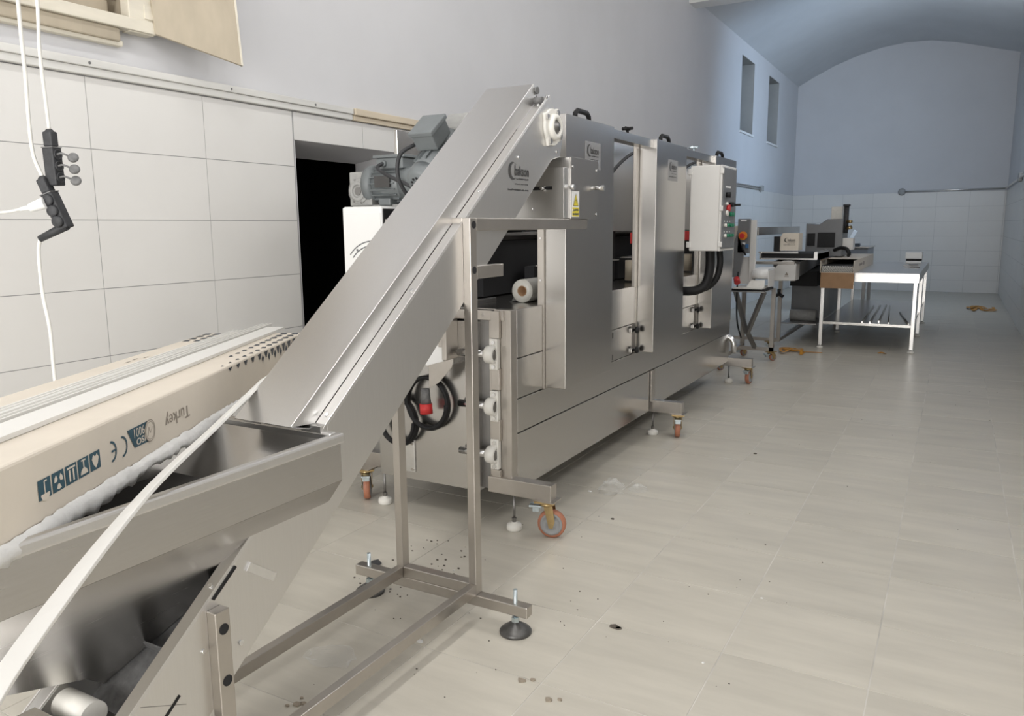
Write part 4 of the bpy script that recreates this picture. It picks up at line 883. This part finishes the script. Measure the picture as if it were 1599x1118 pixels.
# ---------------------------------------------------------------- fuse cupboard in the left wall
fc = thing('wall_cupboard', 'old wooden fuse cupboard set in the wall with its door hanging open', 'cupboard', (XL, 1.85, 2.27))
fx = XL+0.05
B().box(PX-0.24, PX-0.22, CABY0, CABY1, CABZ0, CABZ1).build('back_board', 'wood_old', fc)
B().box(PX-0.22, fx-0.012, CABY1-0.02, CABY1, CABZ0, CABZ1).box(PX-0.22, fx-0.012, CABY0, CABY0+0.02, CABZ0, CABZ1).box(PX-0.22, fx-0.012, CABY0+0.02, CABY1-0.02, CABZ0, CABZ0+0.004).box(PX-0.22, fx-0.012, CABY0+0.02, CABY1-0.02, CABZ1-0.02, CABZ1).build('carcass', 'wood_old', fc)
B().box(PX+0.0, fx, CABY1-0.055, CABY1+0.065, CABZ0-0.055, CABZ1+0.06).build('frame_stile', 'wood_white', fc, 0.004)
B().box(PX+0.0, fx, CABY0-0.06, CABY0+0.05, CABZ0-0.055, CABZ1+0.06).build('frame_stile', 'wood_white', fc, 0.004)
B().box(PX, fx+0.012, CABY0-0.08, CABY1+0.072, CABZ0-0.050, CABZ0+0.002).build('frame_rail', 'wood_white', fc, 0.004)
B().box(PX, fx-0.006, CABY0-0.08, CABY1-0.10, CABZ0-0.106, CABZ0-0.050).build('ledge', 'wood_old', fc, 0.006)
B().box(PX, fx-0.020, CABY0-0.08, CABY1-0.08, CABZ0-0.123, CABZ0-0.098).build('ledge_bead', 'wood_white', fc, 0.006)
h0 = Vector((fx+0.004, CABY1+0.060, CABZ0-0.048)); h1 = Vector((-3.10, 2.846, 2.185)); upv = Vector((-0.02, -0.03, 0.72))
dd = (h1-h0).normalized(); dn_ = dd.cross(upv).normalized()
do = B().plate([h0, h1, h1+upv, h0+upv], dn_*0.018).build('cupboard_door', 'wood_old', fc, 0.002, label='weathered beige cupboard door hanging open')
B().plate([h1+dd*0.0005, h1-dd*0.010, h1-dd*0.010+upv, h1+dd*0.0005+upv], dn_*0.020).build('door_edge', 'wood_white', do)
for z in (0.06, 0.55): B().cyl(h0+Vector((0.008, 0.002, z)), h0+Vector((0.008, 0.002, z+0.06)), 0.009, n=10).box(fx, fx+0.005, CABY1+0.02, CABY1+0.062, h0.z+z, h0.z+z+0.06).build('hinge', 'wood_white', do)
# contents
b = B(); rr = random.Random(5)
for k in range(14):
    y0 = CABY0+0.25+rr.random()*0.5; z0 = CABZ0+0.045+rr.random()*0.06
    b.tube(bez([(PX-0.16, y0, z0+0.25), (PX-0.10-0.06*rr.random(), y0+0.05*rr.uniform(-1, 1), z0+0.08), (PX-0.08-0.05*rr.random(), y0+0.15, z0-0.02+0.03*rr.random()), (PX-0.14, y0+0.30*rr.random()+0.06, z0+0.10)], 8), 0.005, 6)
b.build('wiring', 'copper_wire', fc)
b = B()
for k in range(5):
    y0 = CABY0+0.55+0.1*k; b.tube(bez([(PX-0.18, y0, CABZ0+0.35), (PX-0.09, y0+0.03, CABZ0+0.14), (PX-0.07, y0+0.12, CABZ0+0.10), (PX-0.15, y0+0.20, CABZ0+0.20)], 8), 0.004, 6)
b.build('wiring', 'black', fc)
for y, z in ((2.24, 2.435), (2.12, 2.41), (1.90, 2.40), (2.0, 2.48)):
    B().lathe((PX-0.05, y, z), (0.9, 0.3, 0.1), [(0.030, -0.07), (0.040, -0.06), (0.040, -0.02), (0.034, -0.016), (0.034, 0.0), (0.020, 0.004), (0.018, 0.015), (0, 0.016)], 20).build('porcelain_fuse', 'wood_beige', fc)
B().box(PX-0.20, PX-0.06, 2.05, 2.33, CABZ0+0.02, CABZ0+0.085).build('fuse_block', 'wood_old', fc, 0.006)

# ---------------------------------------------------------------- stainless table with its load
TX0, TX1, TY0, TY1, TZ = -1.325, -0.328, 9.545, 12.64, 0.872
tb_ = thing('steel_table', 'large stainless steel table with lower shelf and white feet', 'table', (-0.83, 11.1, 0))
B().box(TX0, TX1, TY0, TY1, TZ-0.012, TZ).build('table_top', 'steel_matte', tb_, 0.003)
for q in ((TX0, TX1, TY0, TY0+0.004), (TX0, TX1, TY1-0.004, TY1)): B().box(*q, TZ-0.10, TZ-0.012).build('apron', 'steel_matte', tb_)
for q in ((TX0, TX0+0.004, TY0+0.004, TY1-0.004), (TX1-0.004, TX1, TY0+0.004, TY1-0.004)): B().box(*q, TZ-0.10, TZ-0.012).build('apron', 'steel_matte', tb_)
B().box(TX0+0.03, TX1-0.03, TY0+0.02, TY1-0.02, 0.278, 0.308).build('shelf', 'steel', tb_, 0.002)
for x in (TX0+0.025, TX1-0.03):
    for y in (TY0+0.028, (TY0+TY1)/2, TY1-0.03):
        B().box(x-0.02, x+0.02, y-0.02, y+0.02, 0.035, TZ-0.012).build('leg', 'steel_matte', tb_, 0.003)
        foot(tb_, x, y, 0.05, 0.034, 'white_plastic', 0.034, 0.008)
def small_carton():
    k = thing('open_carton', 'white carton with open brown flap at the front of the steel table', 'carton', (-1.15, 10.4, TZ))
    x0, x1, y0, y1, z0, z1 = -1.325, -0.972, 9.43, 11.70, TZ+0.001, TZ+0.135
    t_ = 0.006
    B().box(x0, x1, y0, y1, z0, z0+t_).box(x0, x0+t_, y0, y1, z0+t_, z1).box(x1-t_, x1, y0, y1, z0+t_, z1).box(x0+t_, x1-t_, y1-t_, y1, z0+t_, z1).box(x0, x1, y0+0.45, y1, z1, z1+0.004).build('carton_body', 'card_white', k)
    B().box(x0+t_, x1-t_, y0+0.085, y1-t_, z0+t_, z0+0.075).build('dark_interior', 'void', k)  # black block in place of the carton's shaded interior
    B().box(x0+0.012, x1+0.004, y0-0.007, y0-0.001, z0-0.172, z0).build('front_flap', 'card_brown', k)
    B().plate([(x0, y0+0.0, z1), (x0+0.02, y0+0.4, z1+0.002), (x0+0.075, y0+0.38, z1+0.025), (x0+0.06, y0+0.05, z1+0.018)], (0, 0, 0.003)).build('torn_flap', 'card_brown', k)
    for r in range(3):
        for c in range(13):
            B().lathe((x0+0.026+0.0252*c+(0.006 if r % 2 else 0), y0+0.012, z0+0.02+0.021*r), (0, 1, 0), [(0.0070, 0.06), (0.0070, 0), (0.0102, 0), (0.0102, 0.06)], 8, False).build('packed_tube', 'pvc', k)
    fine_print(k, (x1+0.001, 9.95, z0+0.050), (0, 1, 0), (0, 0, 1), 0.34, 0.045, 'print_tan', 10)
    B().box(x1, x1+0.001, 10.4, 10.52, z0+0.05, z0+0.09).build('carton_mark', 'print_tan', k)
small_carton()
tr_ = thing('white_tray', 'small white box with dark slot at the far end of the steel table', 'box', (-0.50, 12.3, TZ))
B().box(-0.60, -0.41, 12.15, 12.45, TZ+0.001, TZ+0.03).build('tray_base', 'white_paint', tr_, 0.005)
B().box(-0.60, -0.41, 12.20, 12.45, TZ+0.03, TZ+0.06).build('tray_slot', 'black', tr_)
B().box(-0.61, -0.40, 12.14, 12.47, TZ+0.06, TZ+0.15).build('tray_lid', 'white_paint', tr_, 0.008)
for k, (x, y, a) in enumerate(((-0.50, 11.35, 0.1), (-0.46, 10.75, -0.05))):
    o = B().obox((x, y, TZ+0.005), (math.cos(a), math.sin(a), 0), (-math.sin(a), math.cos(a), 0), (0, 0, 1), 0.09-0.01*k, 0.05, 0.004).obox((x+0.03, y+0.02, TZ+0.014), (math.cos(a+0.6), math.sin(a+0.6), 0), (-math.sin(a+0.6), math.cos(a+0.6), 0), (0, 0, 1), 0.05, 0.025, 0.005).build('metal_scrap', 'steel_dark')
    tag(o, ('folded grey metal plate on the steel table, nearer the white box', 'folded grey metal plate on the steel table, nearer its front edge')[k], 'metal plate', 'plates on the steel table')
# rods on the table shelf
for k, (x, y0, y1, dx, lb) in enumerate(((-0.87, 9.60, 11.6, -0.05, 'thin metal rod on the table shelf, leftmost of five'), (-0.79, 9.60, 11.7, -0.06, 'thin metal rod on the table shelf, second from the left'), (-0.71, 9.75, 11.8, -0.07, 'thin metal rod on the table shelf, third from the left'), (-0.60, 9.60, 11.7, -0.13, 'thin metal rod on the table shelf, fourth from the left'), (-0.40, 9.60, 10.9, -0.16, 'thin metal rod on the table shelf by the right leg'))):
    o = B().cyl((x, y0, 0.3175), (x+dx, y1, 0.3175), 0.009, n=10).build('metal_rod', 'steel_matte'); tag(o, lb, 'rod', 'rods on the table shelf')
# orange strap scraps on the floor
def strap(label, pts, wd=0.022):
    b = B()
    for k in range(len(pts)-1):
        p, q = Vector(pts[k]), Vector(pts[k+1]); d = (q-p).normalized(); n_ = Vector((-d.y, d.x, 0)).normalized()
        b.obox((p+q)/2, d, n_, d.cross(n_), (q-p).length/2+0.004, wd/2, 0.0012)
    o = b.build('orange_strap', 'strap'); tag(o, label, 'strap', 'orange strap scraps'); return o
rs = random.Random(11)
def tangle(cx, cy, rx, ry, n, seed):
    rs = random.Random(seed); pts = []
    for k in range(n): pts.append((cx+rx*rs.uniform(-1, 1), cy+ry*rs.uniform(-1, 1), 0.004+0.028*rs.random()))
    return [tuple(p) for p in bez(pts, 6)]
strap('tangled orange strapping on the floor left of the table foot', tangle(-1.52, 9.10, 0.16, 0.22, 13, 3)+[(-1.40, 9.14, 0.006), (-1.22, 9.18, 0.004)], 0.03)
strap('small orange strap scrap on the floor between the table feet', [(-0.67, 9.42, 0.004), (-0.64, 9.44, 0.012), (-0.60, 9.43, 0.004), (-0.62, 9.40, 0.008)], 0.03)
strap('tangled orange strapping on the floor near the far corner', tangle(0.42, 15.2, 0.20, 0.50, 14, 8), 0.045)

# ---------------------------------------------------------------- take-off conveyor beyond the machine
tk = thing('takeoff_conveyor', 'short conveyor with orange emergency switch post beyond the long machine', 'conveyor', (-1.85, 8.1, 0))
pod = B().box(-1.915, -1.795, 8.0, 8.06, 1.13, 1.468).build('switch_box', 'panel_grey', tk, 0.006)
B().cyl((-1.857, 7.998, 1.302), (-1.857, 7.975, 1.302), 0.042).build('switch_collar', 'orange', pod); B().cyl((-1.862, 7.976, 1.302), (-1.862, 7.955, 1.302), 0.024).build('switch_button', 'red', pod)
B().box(-1.885, -1.83, 7.997, 8.0, 1.445, 1.458).build('name_strip', 'white_paint', pod); B().box(-1.86, -1.835, 7.985, 8.0, 1.215, 1.235).build('cable_gland', 'white_paint', pod)
B().tube(bez([(-1.855, 7.985, 1.22), (-1.85, 7.96, 1.18), (-1.835, 7.98, 1.14), (-1.825, 7.99, 1.11)]), 0.009, 8).build('switch_cable', 'black', pod)
B().box(-1.83, -1.80, 7.985, 8.0, 1.18, 1.22).build('blue_gland', 'blue', pod)
B().box(-1.795, -1.740, 8.03, 8.075, 0.80, 1.455).build('post', 'cabinet_paint', tk, 0.003)
B().plate([(-1.98, 8.10, 1.40), (-1.88, 8.10, 1.40), (-1.90, 8.10, 1.15), (-2.02, 8.10, 1.15)], (0, 0.01, 0)).build('guard_plate', 'card_white', tk)
B().plate([(-1.915, 8.0, 1.36), (-1.845, 8.0, 1.13), (-1.885, 8.0, 0.89), (-1.985, 8.0, 0.89), (-1.965, 8.0, 1.15)], (0, 0.03, 0)).build('arm_plate', 'panel_grey', tk, 0.003)
B().box(-1.95, -1.76, 8.06, 8.12, 0.82, 1.09).build('drive_box', 'cabinet_paint', tk, 0.004)
B().cyl((-1.752, 8.02, 0.925), (-1.60, 8.02, 0.925), 0.050, n=24).build('belt_roller', 'white_paint', tk)
B().plate([(-1.752, 8.00, 0.965), (-1.60, 8.00, 0.965), (-1.60, 8.30, 0.975), (-1.752, 8.30, 0.975)], (0, 0, 0.008)).build('belt', 'white_paint', tk)
B().plate([(-1.76, 7.98, 0.865), (-1.625, 7.98, 0.870), (-1.62, 7.93, 0.795), (-1.80, 7.93, 0.790)], (0, 0.006, 0)).build('chute', 'white_plastic', tk)
B().box(-1.905, -1.62, 7.85, 8.3, 0.785, 0.800).build('tray', 'white_plastic', tk, 0.003)
B().box(-1.92, -1.60, 7.84, 8.3, 0.755, 0.765).build('tray_rail', 'steel_matte', tk, 0.002)
B().box(-1.92, -1.60, 7.86, 8.28, 0.765, 0.785).build('tray_gap', 'black', tk)
B().plate([(-1.60, 8.28, 0.975), (-1.60, 8.00, 0.955), (-1.60, 8.00, 0.80), (-1.60, 8.28, 0.79)], (0.006, 0, 0)).build('side_plate', 'cabinet_paint', tk)
b = B()
for (p, q) in (((-1.90, 7.95, 0.755), (-1.81, 8.10, 0.32)), ((-1.62, 7.95, 0.755), (-1.80, 8.10, 0.32)), ((-1.805, 8.10, 0.34), (-1.79, 8.42, 0.125))): 
    d = (Vector(q)-Vector(p)).normalized(); n_ = Vector((0, 0, 1)).cross(d).normalized(); B().obox((Vector(p)+Vector(q))/2, d, n_, d.cross(n_), (Vector(q)-Vector(p)).length/2, 0.018, 0.018).build('leg', 'steel_dark', tk)
B().box(-1.98, -1.94, 8.57, 8.61, 0.10, 0.755).build('leg', 'steel_tube', tk); B().box(-1.98, -1.94, 7.6, 8.61, 0.10, 0.14).build('base_bar', 'steel_tube', tk); B().box(-1.64, -1.60, 8.40, 8.44, 0.10, 0.76).build('leg', 'steel_tube', tk); B().box(-1.98, -1.60, 8.40, 8.44, 0.10, 0.14).build('base_bar', 'steel_tube', tk)
for x, y in ((-1.96, 8.59), (-1.62, 8.42), (-1.96, 7.62)): caster(tk, x, y, 0.10, 0.8, 0.038)
B().cyl((-1.885, 7.90, 0.885), (-1.865, 7.86, 0.845), 0.030, n=14).build('red_plug', 'red', tk)
B().tube(bez([(-1.87, 7.9, 0.95), (-1.87, 7.88, 0.70), (-1.86, 7.9, 0.45), (-1.84, 8.0, 0.28)]), 0.008, 8).build('plug_cable', 'black', tk)

# ---------------------------------------------------------------- packing machine with long arm
pk = thing('packing_machine', 'grey packing machine with long beam beside the steel table', 'machine', (-1.75, 10.5, 0))
hs_ = B().prism([(-1.742, 0.795), (-1.742, 0.93), (-1.66, 1.018), (-1.56, 1.022), (-1.512, 0.98), (-1.512, 0.800)], 'y', 9.0, 9.25).build('head_housing', 'cabinet_paint', pk, 0.012)
B().add([(-1.585, 8.999, 0.860), (-1.625, 8.999, 0.860), (-1.605, 8.999, 0.895)], [(0, 1, 2)]).build('warning_sign', 'print_tan', hs_); fine_print(hs_, (-1.63, 8.999, 0.842), (1, 0, 0), (0, 0, 1), 0.05, 0.010, 'print_tan', 9)
B().prism([(9.25, 0.83), (9.25, 1.0), (10.3, 1.035), (12.2, 1.05), (12.2, 0.95), (10.5, 0.90)], 'x', -1.80, -1.512).build('arm_body', 'panel_grey', pk, 0.004)
B().box(-1.72, -1.42, 9.9, 12.0, 0.68, 0.86).build('lower_body', 'void', pk)
bd = B().prism([(-1.700, 1.125), (-1.505, 1.125), (-1.505, 1.315), (-1.675, 1.315), (-1.70, 1.27)], 'y', 9.05, 9.30).build('film_box', 'card_white', pk, 0.004)
logo(bd, (-1.655, 9.049, 1.21), (1, 0, 0), (0, 0, 1), 0.6, (0, -1, 0))
B().box(-1.76, -1.70, 9.02, 9.10, 1.12, 1.28).build('film_guide', 'black', pk)
B().box(-1.92, -1.88, 8.80, 11.35, 1.295, 1.385).build('beam', 'steel', pk, 0.004)
B().box(-1.92, -1.50, 9.02, 9.06, 1.096, 1.116).build('front_bar', 'steel_matte', pk); B().box(-1.90, -1.30, 9.05, 9.9, 1.030, 1.095).build('front_slot', 'void', pk)
B().box(-1.905, -1.885, 9.0, 9.05, 1.03, 1.115).box(-1.335, -1.30, 9.02, 9.9, 1.03, 1.116).box(-1.905, -1.335, 9.02, 9.05, 1.03, 1.045).build('slot_frame', 'steel_matte', pk)
B().box(-1.93, -1.50, 8.82, 8.86, 0.985, 1.015).build('cross_bar', 'steel_tube', pk, 0.003)
B().prism([(-1.64, 1.02), (-1.22, 1.02), (-1.22, 1.47), (-1.40, 1.47), (-1.50, 1.40), (-1.64, 1.42)], 'y', 10.35, 10.9).build('sealing_housing', 'panel_grey', pk, 0.006)
B().box(-1.50, -1.30, 10.335, 10.352, 1.13, 1.31).build('housing_window', 'black', pk); B().box(-1.62, -1.53, 10.335, 10.352, 1.15, 1.30).build('housing_window', 'black', pk)
B().box(-1.38, -1.25, 10.5, 10.62, 1.47, 1.62).build('clear_cover', 'roll_film', pk, 0.004)
B().cyl((-1.20, 10.45, 1.30), (-1.20, 10.45, 1.62), 0.030).cyl((-1.20, 10.45, 1.62), (-1.20, 10.45, 1.645), 0.042).build('air_cylinder', 'rubber', pk)
B().cyl((-1.185, 10.43, 1.36), (-1.13, 10.40, 1.37), 0.022).cyl((-1.185, 10.43, 1.44), (-1.13, 10.40, 1.44), 0.018).build('regulator', 'brass', pk)
B().box(-1.22, -1.10, 10.4, 10.6, 1.10, 1.24).build('side_box', 'cabinet_paint', pk, 0.005)
B().tube(bez([(-1.28, 10.2, 1.10), (-1.20, 10.1, 1.13), (-1.13, 10.05, 1.12), (-1.10, 10.05, 1.07), (-1.11, 10.1, 1.045)]), 0.022, 12).build('hose', 'black', pk)
B().box(-1.715, -1.675, 9.16, 9.20, 0.10, 0.795).build('leg', 'steel_tube', pk, 0.003); B().box(-1.715, -1.675, 11.85, 11.89, 0.10, 0.86).build('leg', 'steel_tube', pk, 0.003); B().box(-1.46, -1.42, 11.85, 11.89, 0.10, 0.55).build('leg', 'steel_tube', pk, 0.003); B().box(-2.40, -2.36, 9.16, 9.20, 0.10, 0.9).build('leg', 'steel_tube', pk, 0.003)
B().box(-1.715, -1.675, 9.20, 11.85, 0.10, 0.14).build('base_bar', 'steel_tube', pk, 0.003); B().box(-2.36, -1.715, 9.16, 9.20, 0.10, 0.14).build('base_bar', 'steel_tube', pk, 0.003)
B().box(-2.40, -1.80, 9.5, 9.54, 0.80, 0.84).box(-2.40, -2.36, 9.2, 9.5, 0.80, 0.84).build('cross_bar', 'steel_tube', pk)
kn = B().cyl((-1.70, 9.14, 0.640), (-1.70, 9.16, 0.640), 0.02)
for a in (90, 210, 330):
    u = Vector((math.cos(math.radians(a)), 0, math.sin(math.radians(a)))); kn.cyl(Vector((-1.70, 9.13, 0.64)), Vector((-1.70, 9.13, 0.64))+u*0.055, 0.016, 0.020, n=12)
kn.build('star_knob', 'black', pk)
for x, y in ((-1.78, 9.18), (-1.695, 11.87), (-1.44, 11.87), (-2.38, 9.18)): caster(pk, x, y, 0.10, 1.2, 0.038)
B().cyl((-1.75, 10.2, 0.30), (-1.45, 10.2, 0.30), 0.07).build('belt_motor', 'motor_light', pk)
B().box(-1.80, -1.40, 9.9, 11.8, 0.22, 0.235).build('base_shelf', 'steel_dark', pk); B().box(-1.80, -1.40, 10.5, 11.8, 0.235, 0.68).build('base_unit', 'panel_grey', pk, 0.004)

# far grey cabinet machine with parts on top
fm = thing('far_machine', 'low grey machine with white parts on top beyond the packing machine', 'machine', (-1.55, 13.7, 0))
B().box(-1.86, -1.20, 13.4, 14.4, 0.72, 1.04).build('body', 'panel_grey', fm, 0.006); B().box(-1.88, -1.18, 13.38, 14.42, 1.04, 1.062).build('top_plate', 'steel', fm, 0.004)
for x in (-1.83, -1.23):
    for y in (13.45, 14.35): B().box(x-0.025, x+0.025, y-0.025, y+0.025, 0, 0.72).build('leg', 'steel_dark', fm)
B().box(-1.66, -1.40, 13.45, 13.7, 1.062, 1.09).build('tray', 'white_plastic', fm, 0.003)
for x, a in ((-1.60, 0.5), (-1.46, 0.45)): B().obox((x, 13.6, 1.20), (math.cos(a), 0, -math.sin(a)), (0, 1, 0), (math.sin(a), 0, math.cos(a)), 0.028, 0.05, 0.12).build('white_plate', 'white_paint', fm, 0.004)
B().box(-1.70, -1.64, 13.5, 13.56, 1.062, 1.22).build('black_block', 'black', fm, 0.005); B().box(-1.44, -1.33, 13.5, 13.62, 1.062, 1.11).build('black_block', 'rubber', fm, 0.008); B().cyl((-1.55, 13.6, 1.10), (-1.50, 13.55, 1.18), 0.03).build('knob', 'motor_light', fm)

# ---------------------------------------------------------------- conduits on the walls
cdt = thing('wall_conduit', 'pair of thin grey pipes with end box on the blue-lit left wall', 'pipe', (XL, 14, 2.06))
for z in (2.062, 2.092): B().cyl((XL+0.03, 10.2, z), (XL+0.03, 15.25, z), 0.011, n=10).build('pipe', 'steel_matte', cdt)
B().box(XL, XL+0.06, 15.2, 15.34, 2.03, 2.13).build('end_box', 'motor_light', cdt, 0.008)
cdt = thing('wall_conduit', 'thin grey pipe with junction box along the top of the far tiles', 'pipe', (-0.2, YF, 2.07))
B().cyl((-1.05, YF-0.025, 2.075), (XR-0.02, YF-0.025, 2.088), 0.016, n=10).build('pipe', 'steel_matte', cdt)
B().lathe((-1.09, YF, 2.07), (0, -1, 0), [(0.075, 0), (0.072, 0.03), (0.05, 0.045), (0, 0.046)], 20).build('end_box', 'motor_light', cdt)
cdt = thing('wall_conduit', 'thin grey pipe running along the right wall above the tiles', 'pipe', (XR, 15, 2.09))
B().tube([(XR-0.025, YF-0.05, 2.09), (XR-0.025, 9.0, 2.09)], 0.016).build('pipe', 'steel_matte', cdt); B().box(XR-0.05, XR, 14.4, 14.65, 2.03, 2.16).build('end_box', 'motor_light', cdt, 0.008)

# ---------------------------------------------------------------- litter on the floor
def crumple(name, label, cx, cy, rx, ry, h, mt, seed, cat):
    r2 = random.Random(seed); b = B(); n, mrow = 18, 7; v = [(cx, cy, h*0.7)]
    for i in range(1, mrow+1):
        t = i/mrow
        for k in range(n):
            a = 2*math.pi*k/n; rad = t*(1+0.22*r2.uniform(-1, 1))
            v.append((cx+rx*rad*math.cos(a), cy+ry*rad*math.sin(a), max(0.0015, h*(1-t**2)*(0.45+0.5*r2.random())+0.002)))
    f = [(0, 1+k, 1+(k+1) % n) for k in range(n)]
    for i in range(mrow-1):
        for k in range(n): f.append((1+i*n+k, 1+(i+1)*n+k, 1+(i+1)*n+(k+1) % n, 1+i*n+(k+1) % n))
    b.add(v, f, False); o = b.build(name, mt); tag(o, label, cat); return o
crumple('plastic_bag', 'crumpled clear plastic bag on the floor beside the nearest caster', -1.53, 3.80, 0.075, 0.095, 0.075, 'film_clear', 1, 'plastic bag')
crumple('plastic_scrap', 'small crumpled clear plastic scrap right of the larger plastic bag', -1.40, 3.87, 0.055, 0.05, 0.035, 'film_clear', 2, 'plastic scrap')
crumple('plastic_sheet', 'flat scrap of clear film on the floor under the stand bars', -1.72, 1.80, 0.09, 0.07, 0.006, 'film_clear', 4, 'plastic scrap')
def bits(name, label, mt, spots, seed):
    r2 = random.Random(seed); b = B()
    for (x, y, r) in spots:
        n = 7; pts = [(x+r*(0.6+0.5*r2.random())*math.cos(2*math.pi*k/n)*1.3, y+r*(0.6+0.5*r2.random())*math.sin(2*math.pi*k/n), 0.0004) for k in range(n)]
        b.plate(pts, (0, 0, 0.0008+0.5*min(r, 0.006)))
    o = b.build(name, mt); o['label'] = label; o['category'] = 'debris'; o['kind'] = 'stuff'; return o
r3 = random.Random(21)
sp = [(-0.958, 2.43, 0.018), (-0.945, 2.428, 0.010), (-1.36, 3.40, 0.008), (-1.0, 4.85, 0.010)]
sp += [(-2.05+0.35*r3.random(), 2.25+0.55*r3.random(), 0.0015+0.004*r3.random()) for k in range(60)]
sp += [(-1.8+1.4*r3.random(), 1.5+2.0*r3.random(), 0.001+0.0018*r3.random()) for k in range(40)]
sp += [(-1.5+2.0*r3.random(), 2.0+6.0*r3.random(), 0.001+0.0022*r3.random()) for k in range(26)]
bits('floor_debris', 'small dark crumbs and dirt specks scattered on the floor tiles', 'debris', sp, 2)
bits('floor_stain', 'brown splash marks on the floor tiles in front of the stand', 'stain', [(-1.62, 1.55, 0.014), (-1.605, 1.56, 0.009), (-1.64, 1.53, 0.006), (-1.63, 1.58, 0.005), (-1.09, 1.98, 0.012), (-1.06, 2.0, 0.008), (-0.97, 1.93, 0.012), (-0.94, 1.945, 0.007), (-0.86, 1.75, 0.010)], 3)
bits('floor_chips', 'tiny white chips scattered on the floor tiles', 'white_paint', [(-1.62, 3.72, 0.010), (-0.62, 2.35, 0.004), (-0.12, 2.2, 0.004), (-1.51, 2.02, 0.012), (-1.72, 2.55, 0.004), (-0.55, 2.9, 0.004)], 4)
leaf = B().plate([(-2.075, 2.435, 0.002), (-2.05, 2.42, 0.002), (-2.02, 2.43, 0.004), (-2.015, 2.445, 0.010), (-2.04, 2.455, 0.018), (-2.065, 2.45, 0.010)], (0, 0, 0.003)).build('rubber_scrap', 'rubber'); tag(leaf, 'small black rubber scrap on the floor behind the stand foot', 'scrap')
